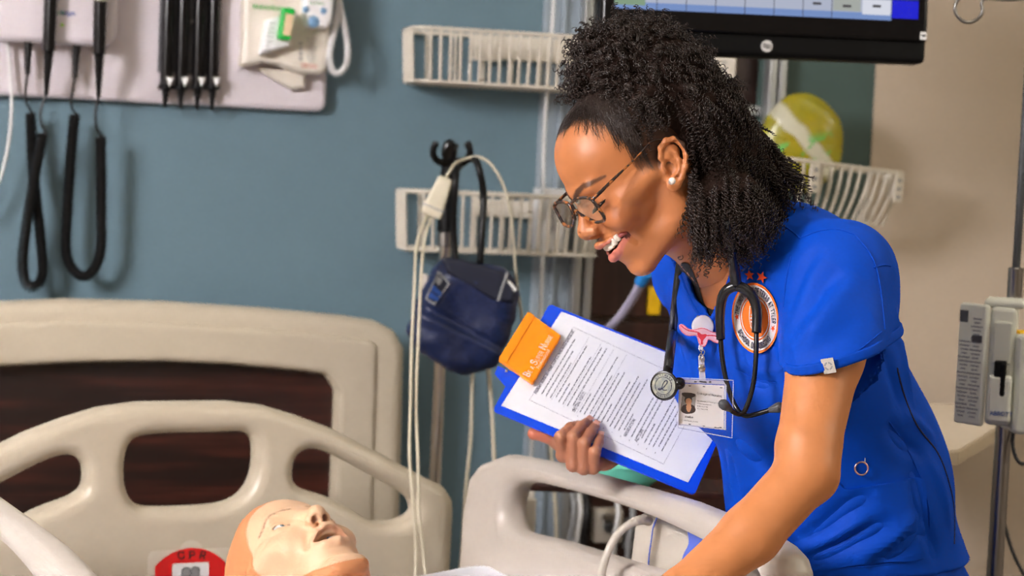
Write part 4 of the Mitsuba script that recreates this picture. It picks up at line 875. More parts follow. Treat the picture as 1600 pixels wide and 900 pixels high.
# ---------------------------------------------------------------- control pod on the rail
cp = thing('bed_control_pod', 'grey handheld bed control with blue print hung on the side rail', 'remote control')
PD = Frame(RF([0, 0.055, 0]), RF.ex, RF.ez)
q = PD.hits([(1000, 935), (1005, 870), (1011, 822), (1017, 802), (1032, 797), (1104, 836), (1165, 872), (1172, 885), (1168, 940)])
off_ = 0.0
mat('pod_grey', (198, 190, 178), 0.4); mat('pod_blue', (84, 108, 204), 0.4)
m = slab(Polygon(q).buffer(-0.006).buffer(0.006), 0.05, 0.014, 0.003); pc_ = put(cp, 'case', PD(m), 'pod_grey', smooth=True)
sg = 1 if PD.ey @ fw < 0 else -1
def pdp(pts, lift): return Polygon(PD.hits(pts, sg * lift))
o = pdp([(1008, 925), (1013, 868), (1019, 824), (1025, 808), (1034, 806), (1104, 845), (1158, 876), (1158, 925)], 0.026)
put(cp, 'outline', PD(plate(o.difference(o.buffer(-0.0022)), sg * 0.0245, sg * 0.0256)), 'pod_blue')
q2 = spline(PD.hits([(1074, 832), (1076, 845), (1072, 858), (1067, 868), (1066, 880), (1072, 884), (1100, 880), (1150, 884), (1156, 876), (1104, 846)], sg * 0.026), 60, closed=True)
put(cp, 'blue_print', PD(plate(Polygon(q2).buffer(0), sg * 0.0245, sg * 0.0258)), 'pod_blue')
pth = [at(*p) for p in [(1014, 815, 2.60), (1004, 812, 2.585), (990, 816, 2.575), (974, 826, 2.57), (960, 842, 2.565), (949, 864, 2.56), (941, 890, 2.56), (936, 930, 2.56)]]
s_ = spline(pth, 90); put(cp, 'cord', tube(s_, np.where(np.arange(90) < 22, 0.0062 + 0.0008 * np.sin(np.arange(90) * 2.2), 0.0056), 12), 'pod_grey', smooth=True)
# ---------------------------------------------------------------- the nurse: head
HF = M3([0.1610, 2.40, 1.4245], [-0.285, 0.952, -0.088], [-0.738, -0.275, -0.617], [-0.611, -0.11, 0.784])
person = thing('person', 'smiling nurse in royal blue scrubs leaning over the bed rail with a clipboard', 'person')
f, up, dn = head_field(True, 0.0015, mm(-92, -112, -170), mm(92, 132, 132))
NB = at(1168, 420, 2.475)                                     # root of the neck
nb = (NB - HF.o) @ HF.R
f.cap(mm(0, -22, -30), nb, 0.052, 0.056, k=0.03)
f.cap(mm(0, 5, -55), nb + mm(0, 20, 10), 0.036, 0.036, k=0.03)
hm = f.mesh(); v = hm.vertices
col = np.tile(lin(178, 110, 65), (len(v), 1))
mott = meshkit.fbm(v * 60, 3, 4); col = col * (0.93 + 0.14 * mott)[:, None]
d1u, d1d = segd(v, up)[0], segd(v, dn)[0]
col = blend(col, (158, 84, 72), sstep(0.0066, 0.0044, d1u) * 0.8 * (v[:, 2] < -0.0365)); col = blend(col, (190, 108, 96), sstep(0.0086, 0.006, d1d) * 0.85)
for s in (-1, 1):
    col = blend(col, (186, 100, 70), np.exp(-np.sum(((v - mm(s * 40, 76, -20)) / 0.016) ** 2, 1)) * 0.4)
    d2, t2 = segd(v * [1, 0, 1], [mm(s * 7, 0, 25), mm(s * 19, 0, 33.5), mm(s * 35, 0, 38), mm(s * 53, 0, 34)])
    w2 = 0.0074 - 0.0046 * t2; col = blend(col, (52, 30, 22), (v[:, 1] > 0.04) * sstep(w2, w2 * 0.45, d2) * (1.0 - 0.2 * t2))
    d3, _ = segd(v, [mm(s * 20, 87, 7.5), mm(s * 31, 89.5, 6.5), mm(s * 43, 83, 9)]); col = blend(col, (24, 14, 12), sstep(0.0022, 0.0012, d3))
    dn_ = np.linalg.norm((v - mm(s * 6.4, 107, -26)) / np.array([1, 1.4, 1.2]), axis=1); col = blend(col, (70, 30, 20), sstep(0.0038, 0.0026, dn_) * 0.8)
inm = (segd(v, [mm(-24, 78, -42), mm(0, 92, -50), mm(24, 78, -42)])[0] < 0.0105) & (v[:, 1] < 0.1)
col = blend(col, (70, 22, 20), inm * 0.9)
# scalp hair roots: the hairline runs from the forehead over the temple to the front of the ear
hl = [mm(s * a, b, c) for s in (1,) for a, b, c in ((0, 74, 92), (20, 72, 90), (40, 58, 84), (56, 42, 70), (62, 40, 48), (66, 34, 30), (70, 20, 12))]
ax = np.abs(v[:, 0])
ys_ = np.interp(v[:, 2], np.array([-40, -15, -4, 4, 12, 24, 36, 65, 89]) / 1000, np.array([-30, -14, -4, 22, 29, 26, 25, 33, 30]) / 1000)
yt_ = np.interp(ax, mm(0, 8, 15, 22, 30, 42, 60), mm(64, 62, 54, 38, 25, 25, 30)); bl_ = sstep(0.082, 0.096, v[:, 2])
yh = ys_ * (1 - bl_) + yt_ * bl_
side = yh - v[:, 1]
yo_ = np.interp(v[:, 2], np.array([-40, -15, -4, 4, 12, 24, 36, 48, 66, 80, 90, 98, 104]) / 1000, np.array([-30, -14, -4, 22, 29, 28, 29, 34, 40, 48, 58, 74, 90]) / 1000)
side_o = np.maximum(side, yo_ - v[:, 1]); side_m = 0.5 * side_o + 0.5 * side
gate = ((ax < 0.0735) | (v[:, 2] > 0.04) | (v[:, 1] < -0.025)) * (v[:, 2] > -0.05); jit = 0.009 * (meshkit.fbm(v * 200, 2, 9) - 0.5)
stub = gate * np.maximum((0.5 + 0.5 * sstep(0.004, 0.026, side_m)) * sstep(-0.009, 0.016, side_m + 1.6 * jit), 0.14 * sstep(-0.002, 0.02, side_o + jit))
hair_w = stub
col = blend(col, (30, 20, 17), stub * 0.93)
HEAD_V, HEAD_SIDE = v.copy(), side_o.copy()
head_mesh, head_col = HF(hm), col
TEETH = []
for i in range(-4, 5):
    a = (i + 0.0) * 0.245
    if i == 4: continue
    a = (i + 0.5) * 0.222 * (1 - 0.012 * abs(i + .5))
    w = 0.0102 - 0.0008 * abs(i + 0.5); c = mm(0, 63, -44.8) + np.array([0.0385 * math.sin(a), 0.0375 * math.cos(a), 0.0004 * abs(i + .5) ** 2])
    b = rbox(w, 0.0055, 0.0122 - 0.0008 * abs(i + 0.5), 0.0019, seg=16); b.apply_transform(trimesh.transformations.rotation_matrix(-a, [0, 0, 1])); b.vertices += c; TEETH.append(b)
for b in TEETH: put(person, 'tooth', HF(b), 'enamel', smooth=True)
gm = tube([mm(0, 62.0, -39.4) + np.array([0.038 * math.sin(a), 0.037 * math.cos(a), 0]) for a in np.linspace(-1.1, 1.1, 24)], 0.0030, 8); put(person, 'gum', HF(gm), 'gum', smooth=True)
for s in (-1, 1): eye_parts(person, HF, mm(s * 31.5, 74.8, 11), [0.05, 0.93, -0.35], 'iris_brown', 0.0125)
for s in (-1, 1):
    la = [mm(s * 22, 88, 7.5), mm(s * 31, 92.5, 6), mm(s * 42, 86, 8.5), mm(s * 47, 81, 10.5)]
    L_ = spline(la, 22); put(person, 'eyelashes', HF(cat([tube([p, p + unit(np.array([s * 0.35 * (j / 22), 0.8, -0.5])) * 0.004, p + np.array([s * 0.002 * (j / 22), 0.0072, -0.0030])], [0.0004, 0.0003, 0.0001], 4) for j, p in enumerate(L_)])), 'black_matte')
# ---------------------------------------------------------------- the nurse: body, scrubs, hands
mat('scrub_blue', speckle((0, 64, 174), 0.10, 420), 0.66, spec=0.15, sheen=0.12)
mat('undershirt_black', (14, 14, 18), 0.7)
Tup = unit([-0.27, -0.14, 0.95]); Tf = np.array([-0.84, -0.54, 0.0]); Tf = unit(Tf - Tup * (Tf @ Tup)); Tr = np.cross(Tf, Tup)
TR = np.stack([Tr, Tf, Tup], 1)
S_HIP, S_WST, S_CH, S_UP, S_SH = at(1338, 985, 2.62), at(1306, 770, 2.57), at(1238, 585, 2.51), at(1210, 465, 2.49), at(1206, 432, 2.485)
SHL, SHR = at(1311, 432, 2.36), at(1096, 425, 2.63)
ELL, WRL = at(1256, 738, 2.23), at(1014, 978, 2.13)
ELR, WRR = at(1196, 655, 2.86), at(968, 692, 2.665)
def project(P):
    d = np.asarray(P) - EYE; z = d @ fw; return np.stack([800 + F * (d @ cright) / z, 450 - F * (d @ cup) / z], -1)
# folds and creases of the cloth: ridges and valleys along lines on the surface
from scipy.interpolate import LinearNDInterpolator
class Surf:
    """Looks up the cloth where a view ray first meets it."""
    def __init__(s, m):
        n = m.vertex_normals; d = m.vertices - EYE; ok = np.einsum('ij,ij->i', n, d) < 0
        s.v = m.vertices[ok]; s.q = project(s.v); s.y = (s.v - EYE) @ fw
    def lookup(s, pts):
        pts = np.asarray(pts, float); lo, hi = pts.min(0) - 14, pts.max(0) + 14
        k = np.all((s.q > lo) & (s.q < hi), 1); q, y = s.q[k], s.y[k]
        cell = np.floor(q / 6).astype(int); front = {}
        for i, c in enumerate(map(tuple, cell)): front[c] = min(front.get(c, 9), y[i])
        keep = np.array([y[i] < front[tuple(c)] + 0.022 for i, c in enumerate(cell)])
        f = LinearNDInterpolator(q[keep], y[keep]); out = f(pts)
        if np.isnan(out).any():
            from scipy.spatial import cKDTree
            t = cKDTree(q[keep]); bad = np.isnan(out); out[bad] = y[keep][t.query(pts[bad])[1]]
        return out
    def on(s, pts, lift=0.0):
        pts = np.atleast_2d(np.asarray(pts, float)); y = s.lookup(pts)
        return np.array([EYE + ray(*p) * ((yy - l) / (ray(*p) @ fw)) for p, yy, l in zip(pts, y, np.broadcast_to(lift, len(pts)))])
H_ = 0.004
B = Field([0.05, 2.05, 0.62], [0.80, 2.98, 1.45], H_)
B.ell(S_HIP, [0.172, 0.132, 0.17], 0.05, TR); B.ell(S_WST, [0.142, 0.118, 0.19], 0.05, TR); B.ell(S_CH, [0.142, 0.108, 0.17], 0.05, TR)
B.ell(S_UP, [0.140, 0.088, 0.10], 0.05, TR)
for s in (-1, 1): B.ell(S_CH + Tf * 0.062 + Tr * 0.068 * s + Tup * 0.015, [0.062, 0.060, 0.062], 0.04, TR)
B.ell(S_WST + Tf * 0.03 - Tup * 0.02, [0.12, 0.10, 0.14], 0.05, TR)
B.cap(SHL, S_SH, 0.052, 0.06, 0.04); B.cap(SHR, S_SH, 0.052, 0.06, 0.04)
B.cap(NB, HF(mm(0, -22, -40)), 0.054, 0.05, 0.035); B.ell(S_SH - Tf * 0.03 + Tup * 0.01, [0.10, 0.06, 0.06], 0.05, TR)
skin_torso = B.mesh(); skin_torso.update_faces(skin_torso.triangles_center[:, 2] > 0.93); skin_torso.remove_unreferenced_vertices()
# coordinates in the torso frame, for the neckline
gx, gy, gz = B.ax[0][:, None, None], B.ax[1][None, :, None], B.ax[2][None, None, :]
def coord(ax, o): return (gx - o[0]) * ax[0] + (gy - o[1]) * ax[1] + (gz - o[2]) * ax[2]
def wedge(apex, a, b):
    """Signed distance to the V between the rays apex-a and apex-b (torso r, u), in front of the spine."""
    r, u, ff = coord(Tr, apex), coord(Tup, apex), coord(Tf, S_UP)
    def edge(p, s):
        d = np.array([(p - apex) @ Tr, (p - apex) @ Tup]); d /= np.linalg.norm(d); return s * (r * d[1] - u * d[0])
    # subject's right (far side, left in view) is +r
    return np.maximum(np.maximum(edge(a, 1), edge(b, -1)), -(ff + 0.0)).astype(np.float32)
VN = [(1045, 388), (1064, 432), (1106, 502), (1140, 440), (1164, 378)]
O = Field([0.05, 2.05, 0.62], [0.80, 2.98, 1.45], H_); O.d = B.d - 0.008
# loose back and waist of the top
O.ell(S_CH - Tf * 0.035 - Tup * 0.02, [0.13, 0.095, 0.16], 0.05, TR); O.ell(S_WST - Tf * 0.05, [0.125, 0.098, 0.18], 0.06, TR); O.ell(S_HIP - Tf * 0.03 + Tup * 0.03, [0.165, 0.130, 0.16], 0.05, TR)
torso_O = O.d.copy()
axl = unit(ELL - SHL); axr = unit(ELR - SHR)
SIDE = unit(np.cross(axl, np.array([0.15, 1, 0.0])))
O.chain([SHL + [0.004, 0, 0.002], SHL + axl * 0.09 + [0.010, 0, 0], SHL + axl * 0.185 + [0.016, 0, 0]], [0.064, 0.058, 0.055], 0.030)
O.chain([SHL + axl * 0.05 + [0.02, 0.03, 0], SHL + axl * 0.18 + [0.028, 0.02, 0]], [0.06, 0.056], 0.03)
O.chain([SHR, SHR + axr * 0.10, SHR + axr * 0.17], [0.062, 0.062, 0.062], 0.03)
outer_d = O.d.copy()
SF0 = Surf(nets(outer_d, B.lo, H_)); va, v1, v2 = SF0.on([VN[2], VN[0], VN[4]])
inner = B.d - 0.0012
I_ = Field([0.05, 2.05, 0.62], [0.80, 2.98, 1.45], H_)
I_.chain([SHL + axl * 0.05 + [0.008, 0, 0], SHL + axl * 0.10 + [0.011, 0, 0], SHL + axl * 0.26 + [0.020, 0, 0]], [0.050, 0.0505, 0.049], 0.01); I_.chain([SHL + axl * 0.09 + [0.02, 0.03, 0], SHL + axl * 0.28 + [0.032, 0.02, 0]], [0.052, 0.051], 0.02)
I_.chain([SHR + axr * 0.05, SHR + axr * 0.24], [0.05, 0.056], 0.01)
# the sleeve's end: a plane through the hem
h0, h1 = at(1226, 586, 2.27), at(1384, 524, 2.33); hn = unit(np.cross(h1 - h0, [0.05, 1.0, 0.12])); hn = hn if hn @ axl > 0 else -hn
arm_zone = (coord(-Tr, SHL + axl * 0.1) > -0.075).astype(np.float32)
near_arm = np.full(tuple(B.n), 9.0, np.float32)
NA = Field([0.05, 2.05, 0.62], [0.80, 2.98, 1.45], H_); NA.cap(SHL + axl * 0.02, SHL + axl * 0.34, 0.088, 0.092, 0.0)
below_hem = np.maximum(-coord(hn, (h0 + h1) / 2), NA.d)                  # region under the hem around the arm
NR = Field([0.05, 2.05, 0.62], [0.80, 2.98, 1.45], H_); NR.cap(SHR + axr * 0.02, SHR + axr * 0.34, 0.085, 0.085, 0.0)
below_hem_r = np.maximum(-coord(axr, SHR + axr * 0.16), NR.d)
torso_only = torso_O - 0.001
S = outer_d
cut = np.minimum(np.maximum(below_hem, -torso_only), np.maximum(below_hem_r, -torso_only))
S = np.maximum(S, -cut)
S = np.maximum(S, -np.minimum(inner, np.maximum(I_.d, 0.009 - B.d)))
V = wedge(va, v1, v2)
S = np.maximum(S, -V)
N_ = Field([0.05, 2.05, 0.62], [0.80, 2.98, 1.45], H_); N_.cap(NB - Tup * 0.0, NB + Tup * 0.2 + Tf * 0.1, 0.057, 0.065, 0.0); N_.cap(NB + Tf * 0.03, NB + Tup * 0.1 + Tf * 0.12, 0.05, 0.06, 0.01)
S = np.maximum(S, -N_.d)
S = np.maximum(S, -coord(unit([-0.05, 0, 1.0]), at(1380, 905, 2.45)))
top = nets(S, B.lo, H_)
top = max(top.split(only_watertight=False), key=lambda m: len(m.faces))
relax(top, 24)
def crease(m, lines, n):
    sf = Surf(m); v = m.vertices.copy(); nr = m.vertex_normals
    for pts, wd, amp in lines:
        L_ = sf.on(spline(pts, 14)); d, t = segd(v, L_); taper = np.sin(np.clip(t, 0, 1) * np.pi) ** 0.6
        v += nr * (amp * taper * np.exp(-(d / wd) ** 2))[:, None]
    m.vertices = v
v = top.vertices; nz = meshkit.fbm(np.column_stack([v @ Tr * 9, v @ Tf * 9, v @ Tup * 5]), 3, 1) - 0.5
top.vertices = v + top.vertex_normals * (0.010 * nz * sstep(1.28, 1.1, v[:, 2]))[:, None]
# (line in view, half width in metres, height): negative is a valley
FOLDS = [([(1230, 528), (1252, 492), (1282, 455), (1310, 420)], 0.012, -0.008), ([(1236, 555), (1270, 512), (1312, 462), (1340, 430)], 0.013, 0.006), ([(1232, 490), (1243, 450), (1262, 410), (1285, 385)], 0.010, -0.006), ([(1245, 572), (1300, 535), (1360, 490)], 0.016, -0.005),
         ([(1232, 852), (1275, 835), (1325, 795), (1370, 772)], 0.013, -0.009), ([(1240, 882), (1290, 866), (1345, 838), (1400, 815)], 0.012, -0.010), ([(1245, 862), (1300, 842), (1360, 808)], 0.012, 0.007), ([(1355, 884), (1400, 862), (1446, 820)], 0.012, -0.009),
         ([(1335, 878), (1390, 848), (1440, 800)], 0.013, 0.007),
         ([(1395, 470), (1410, 560), (1428, 640)], 0.008, 0.006), ([(1380, 540), (1400, 600), (1412, 660)], 0.010, -0.008),
         ([(1400, 640), (1430, 660), (1462, 690)], 0.010, 0.007), ([(1385, 660), (1410, 690), (1450, 715)], 0.010, -0.009), ([(1440, 700), (1470, 760), (1485, 830)], 0.010, 0.006), ([(1425, 720), (1440, 800), (1465, 880)], 0.010, -0.008),
         ([(1145, 690), (1190, 720), (1215, 740)], 0.012, -0.006), ([(1150, 580), (1180, 600), (1215, 600)], 0.010, -0.006), ([(1160, 555), (1190, 580), (1222, 575)], 0.010, 0.005),
         ([(1060, 440), (1066, 500), (1085, 560)], 0.008, 0.005), ([(1040, 430), (1052, 520), (1075, 580)], 0.008, -0.005), ([(1135, 700), (1150, 780), (1180, 850)], 0.014, -0.008), ([(1180, 690), (1205, 760), (1215, 840)], 0.014, 0.007)]
crease(top, FOLDS, 1)
top_key = put(person, 'scrub_top', top, 'scrub_blue', smooth=True, label='royal blue short sleeved scrub top')
SF = Surf(top)
put(top_key, 'neckband', tube(SF0.on(spline(VN, 60), -0.001), 0.0034, 10), 'scrub_blue', smooth=True)
for o_, n_, c_ in (((h0 + h1) / 2, hn, (h0 + h1) / 2), (SHR + axr * 0.16, axr, SHR + axr * 0.16)):
    v = np.array(top.vertices); dh = (v - o_) @ n_; k = (np.abs(dh + 0.006) < 0.005) & (np.linalg.norm(v - c_, axis=1) < 0.11)
    a0, ax0 = (SHL + np.array([0.013, 0, 0]), axl) if n_ is hn else (SHR, axr); rv = v - a0; rv = rv - np.outer(rv @ ax0, ax0); k &= (np.linalg.norm(rv, axis=1) < 0.0635) | ((rv[:, 0] > 0.0) & (n_ is hn))
    q = v[k] - np.outer(dh[k], n_)
    e1_ = unit(np.cross(n_, [0.1, 1, 0.1])); e2_ = np.cross(n_, e1_); cc = q.mean(0); a, b = (q - cc) @ e1_, (q - cc) @ e2_; an, rr = np.arctan2(b, a), np.hypot(a, b)
    bins = np.linspace(-np.pi, np.pi, 49); mids, outer_ = [], []
    for t0, t1 in zip(bins[:-1], bins[1:]):
        m_ = (an >= t0) & (an < t1)
        if m_.sum(): mids.append((t0 + t1) / 2); outer_.append(np.percentile(rr[m_], 85))
    mids, outer_ = np.array(mids), np.array(outer_); NHAR = 4
    bas = lambda t: np.column_stack([np.ones_like(t)] + [f_(k_ * t) for k_ in range(1, NHAR + 1) for f_ in (np.cos, np.sin)])
    co, *_ = np.linalg.lstsq(bas(mids), outer_, rcond=None); t = np.linspace(-np.pi, np.pi, 121)[:-1]; R_h = bas(t) @ co
    secs = []
    for dz, dr_ in ((-0.011, 0.0), (-0.009, 0.0016), (-0.001, 0.0018), (0.0018, 0.0006), (0.0012, -0.0018), (-0.009, -0.0030)):
        secs.append(cc + n_ * dz + ((R_h + dr_) * np.cos(t))[:, None] * e1_ + ((R_h + dr_) * np.sin(t))[:, None] * e2_)
    P_h = np.stack(secs, 1); n0_, m0_ = P_h.shape[:2]; ii, jj = np.meshgrid(np.arange(n0_), np.arange(m0_), indexing='ij'); i2, j2 = (ii + 1) % n0_, (jj + 1) % m0_
    qd = np.stack([ii * m0_ + jj, ii * m0_ + j2, i2 * m0_ + j2, i2 * m0_ + jj], -1).reshape(-1, 4)
    hm_ = trimesh.Trimesh(P_h.reshape(-1, 3), np.vstack([qd[:, [0, 1, 2]], qd[:, [0, 2, 3]]]), process=False)
    if hm_.volume < 0: hm_.faces = hm_.faces[:, ::-1]
    put(top_key, 'sleeve_hem', hm_, 'scrub_blue', smooth=True)
    if n_ is hn: HEMR, HEMC = secs[2], cc
# undershirt, seen at one side of the neckline
SK = Surf(cat([skin_torso, head_mesh])); up_ = Polygon(spline([(1056, 428), (1066, 411), (1076, 413), (1084, 428), (1092, 448), (1106, 481), (1118, 486), (1112, 508), (1096, 508), (1074, 470)], 60, closed=True)).buffer(0)
m = trimesh.creation.extrude_polygon(up_, 1.0, engine='earcut').subdivide_to_size(6, 12); m.vertices = SK.on(m.vertices[:, :2], 0.0012 + 0.0016 * m.vertices[:, 2]); m.faces = m.faces[:, ::-1] if m.volume < 0 else m.faces
put(person, 'undershirt', m, 'undershirt_black', smooth=False)
# trousers and shoes
LG = Field([0.15, 2.3, 0.0], [0.85, 3.0, 1.02], 0.008)
LG.ell(S_HIP - Tf * 0.012, [0.180, 0.150, 0.18], 0.05, TR); LG.ell(S_WST - Tup * 0.05, [0.145, 0.12, 0.15], 0.05, TR)
for s in (-1, 1):
    hp_ = S_HIP + Tr * 0.085 * s * [1, 1, 0]; LG.chain([hp_, [hp_[0] + 0.01, hp_[1], 0.45], [hp_[0] + 0.03, hp_[1] + 0.02, 0.09]], [0.098, 0.075, 0.065], 0.03)
lm = LG.mesh(); v = lm.vertices; lm.vertices = v + lm.vertex_normals * (0.012 * (meshkit.fbm(v * [14, 14, 7], 3, 4) - 0.5))[:, None]
put(person, 'trousers', lm, 'scrub_blue', smooth=True, label='royal blue scrub trousers')
for s in (-1, 1):
    hp_ = S_HIP + Tr * 0.085 * s * [1, 1, 0]; q = np.array([hp_[0] + 0.03, hp_[1] + 0.02, 0.0]); fd = unit([Tf[0], Tf[1], 0])
    sh = Field(q - [0.2, 0.2, 0.02], q + [0.2, 0.2, 0.16], 0.006); sh.chain([q + [0, 0, 0.05] - fd * 0.04, q + [0, 0, 0.045] + fd * 0.06, q + [0, 0, 0.035] + fd * 0.15], [0.045, 0.042, 0.033], 0.02); sh.d = np.maximum(sh.d, -(sh.ax[2][None, None, :] - 0.002))
    put(person, 'shoe', sh.mesh(), 'pure_white', smooth=True)

# left arm and hand, right arm and hand
A = Field(np.minimum(WRL, SHL) - [0.22, 0.16, 0.16], np.maximum(SHL, ELL) + 0.12, 0.0034)
mid = ELL * 0.62 + WRL * 0.38 + np.array([0.005, 0, -0.006])
A.chain([SHL, SHL * 0.6 + ELL * 0.4, ELL + (SHL - ELL) * 0.12], [0.052, 0.0445, 0.037], 0.02)
A.chain([ELL + (SHL - ELL) * 0.12, ELL + [0.004, 0, 0.0], mid, WRL * 0.8 + ELL * 0.2, WRL], [0.0368, 0.0352, 0.0340, 0.027, 0.024], 0.012)
A.ell(ELL + [0.013, 0.0, -0.008], [0.016, 0.016, 0.016], 0.02)
wd = unit(WRL - ELL); ws = unit(np.cross(wd, [0, 0, 1])); wn = np.cross(ws, wd)
A.chain([WRL, WRL + wd * 0.075], [0.028, 0.038], 0.02, flat=(wn, 1.7))
for i, (o, L_) in enumerate(((-0.030, .072), (-0.010, .082), (0.010, .077), (0.029, .06))):
    k0 = WRL + wd * 0.085 + ws * o; A.chain([k0 - wd * 0.01, k0 + wd * L_ * .45 + wn * 0.004, k0 + wd * L_ * .75 - wn * 0.008, k0 + wd * L_ - wn * 0.022], [0.0098, 0.009, 0.0082, 0.0072], 0.004)
k0 = WRL + wd * 0.02 - ws * 0.026; A.chain([k0, k0 + wd * 0.035 - ws * 0.022 - wn * 0.008, k0 + wd * 0.062 - ws * 0.03 - wn * 0.016], [0.013, 0.0105, 0.0085], 0.008)
arm_l = A.mesh()
# clipboard frame: a along the long edge, n towards the viewer
c0, c1, c2 = at(770, 641, 2.60), at(1085, 773, 2.545), at(870, 479, 2.72)
CBA = unit(c1 - c0); CBN = unit(np.cross(c2 - c0, CBA)); CBN = CBN if CBN @ fw < 0 else -CBN
CB = M3(c0, CBA, -CBN, np.cross(CBA, -CBN)); 
if CB.ez @ (c2 - c0) < 0: CB = M3(c0, CBA, CBN, np.cross(CBA, CBN))
CB_L, CB_W = np.linalg.norm(c1 - c0), (c2 - c0) @ CB.ez
NS = -1 if CB.ey @ fw > 0 else 1                               # the viewer's side of the board along its y
def cbp(px, py, n):                                           # a place on the board's plane lifted n towards the viewer
    q = CB.hit(px, py, NS * n); return CB(np.array([q[0], NS * n, q[1]]))
HD = Field(cbp(905, 690, 0) - 0.13, cbp(905, 690, 0) + 0.15, 0.0016)
fing = [((880, 711), (875.5, 683), (891, 668), (903, 664), 0.0078, 0.020), ((896, 726), (896, 683), (909, 666), (919, 658.5), 0.0080, 0.023), ((912, 731), (913, 693), (923, 676), (930.5, 665.5), 0.0076, 0.023), ((927, 731), (930, 706), (936, 691), (938, 682), 0.0070, 0.021)]
knuck = []
for m0, p1, p2, p3, r, lift in fing:
    M0, P1, P2, P3 = cbp(*m0, -0.004), cbp(*p1, lift), cbp(*p2, 0.0165), cbp(*p3, 0.0075)
    HD.chain([M0, M0 * 0.45 + P1 * 0.55, P1], [r + 0.0014, r + 0.0002, r + 0.0006], 0.0025); HD.chain([P1, P1 * 0.5 + P2 * 0.5, P2, P3], [r + 0.0005, r - 0.0006, r - 0.0006, r - 0.0016], 0.002)
    HD.ell(P1 + CB.ey * NS * 0.003, [r * 0.8] * 3, 0.004); knuck.append((M0, P1, P2, P3, r))
W0 = cbp(945, 706, -0.045)
for (M0, *_), rr in zip(knuck, (0.0125, 0.0125, 0.012, 0.011)): HD.cap(M0, M0 * 0.3 + W0 * 0.7, rr * 0.80, 0.016, 0.0035)
HD.cap(W0, WRR, 0.024, 0.026, 0.02)
TH = [cbp(905, 715, -0.036), cbp(872, 690, -0.024), cbp(852, 679, -0.019), cbp(834, 677.5, -0.017)]
HD.chain(TH, [0.0125, 0.0105, 0.0095, 0.0088], 0.006)
hand_r = HD.mesh()
FR = Field(np.minimum(WRR, ELR) - 0.09, np.maximum(SHR, ELR) + 0.09, 0.005)
FR.chain([WRR, WRR * 0.4 + ELR * 0.6, ELR, SHR], [0.026, 0.036, 0.037, 0.046], 0.02)
fore_r = FR.mesh()
def skin_col(m, rgb=(178, 110, 65), nails=()):
    v = m.vertices; c = np.tile(lin(*rgb), (len(v), 1)) * (0.94 + 0.12 * meshkit.fbm(v * 55, 3, 4))[:, None]; return c
c_arm = skin_col(arm_l, (192, 122, 73)); 
mole = np.linalg.norm(arm_l.vertices - at(1320, 633, 2.25), axis=1)
c_hand = skin_col(hand_r, (158, 102, 76))
for M0, P1, P2, P3, r in knuck:
    d = np.linalg.norm(hand_r.vertices - (P1 + CB.ey * NS * r), axis=1); c_hand = blend(c_hand, (196, 140, 104), np.exp(-(d / 0.007) ** 2) * 0.5)
d, _ = segd(hand_r.vertices, TH[2:]); c_hand = blend(c_hand, (190, 108, 82), sstep(0.016, 0.010, d))
body = cat([head_mesh, skin_torso, arm_l, hand_r, fore_r])
bcol = np.vstack([head_col, skin_col(skin_torso, (172, 104, 62)), c_arm, c_hand, skin_col(fore_r)])
put(person, 'body', body, 'skin', smooth=True, color=bcol)
mat('nail', (206, 150, 132), 0.25, coat=0.5)
for M0, P1, P2, P3, r in knuck[1:]:
    ax_n = unit(P3 - P2); b = rbox(0.0085, 0.0022, 0.010, 0.001); up_n = unit(CB.ey * NS - ax_n * (CB.ey * NS @ ax_n)); sd_n = np.cross(up_n, ax_n)
    b.vertices = b.vertices @ np.stack([sd_n, up_n, ax_n], 1).T + P3 + ax_n * 0.0008 + up_n * (r - 0.0022); put(person, 'fingernail', b, 'nail', smooth=True)

# seams, pocket, hem tag
def seam(pts, r=0.0011, n=40, lift=0.0006, m='scrub_blue'):
    put(top_key, 'seam', tube(SF.on(spline(pts, n), lift), r, 6), m, smooth=True)
for pts in ([(1186, 345), (1222, 352), (1252, 374)], [(1250, 372), (1276, 362), (1306, 358), (1335, 366)], [(1335, 366), (1362, 400), (1376, 450), (1383, 515)], [(1236, 400), (1228, 440), (1224, 480)], [(1163, 378), (1140, 440), (1108, 502)], [(1306, 752), (1318, 764), (1345, 763), (1440, 748)], [(1440, 748), (1452, 800), (1450, 850)], [(1148, 575), (1180, 592), (1214, 598)],
            [(1232, 578), (1290, 572), (1340, 548), (1378, 518)], [(1250, 884), (1340, 886), (1445, 872)], [(1390, 660), (1412, 692), (1440, 748)], [(1366, 418), (1384, 414), (1392, 416)]):
    seam(pts)
seam([(1402, 575), (1407, 597), (1421, 640), (1440, 675), (1464, 706), (1482, 752), (1490, 790), (1491, 850)], r=0.0011, n=80, m='patch_navy')
def drape_poly(poly, fmap, lift, th, name, bs, parent=None, step=0.02):
    """A thin flat shape laid over the cloth: triangles of poly mapped by fmap to the view, draped, th thick."""
    pts, tri = [], []
    m = cat([trimesh.creation.extrude_polygon(g, 1.0, engine='earcut') for g in getattr(poly, 'geoms', [poly])])
    m = m.subdivide_to_size(step * 1.0, 12) if step else m
    q = fmap(m.vertices[:, :2]); P = (ST if 'patch' in name or 'crest' in name or 'star' in name else SF).on(q, lift + th * m.vertices[:, 2]); m.vertices = P; m.faces = m.faces
    if m.volume < 0: m.faces = m.faces[:, ::-1]
    return put(parent or top_key, name, m, bs, smooth=False)
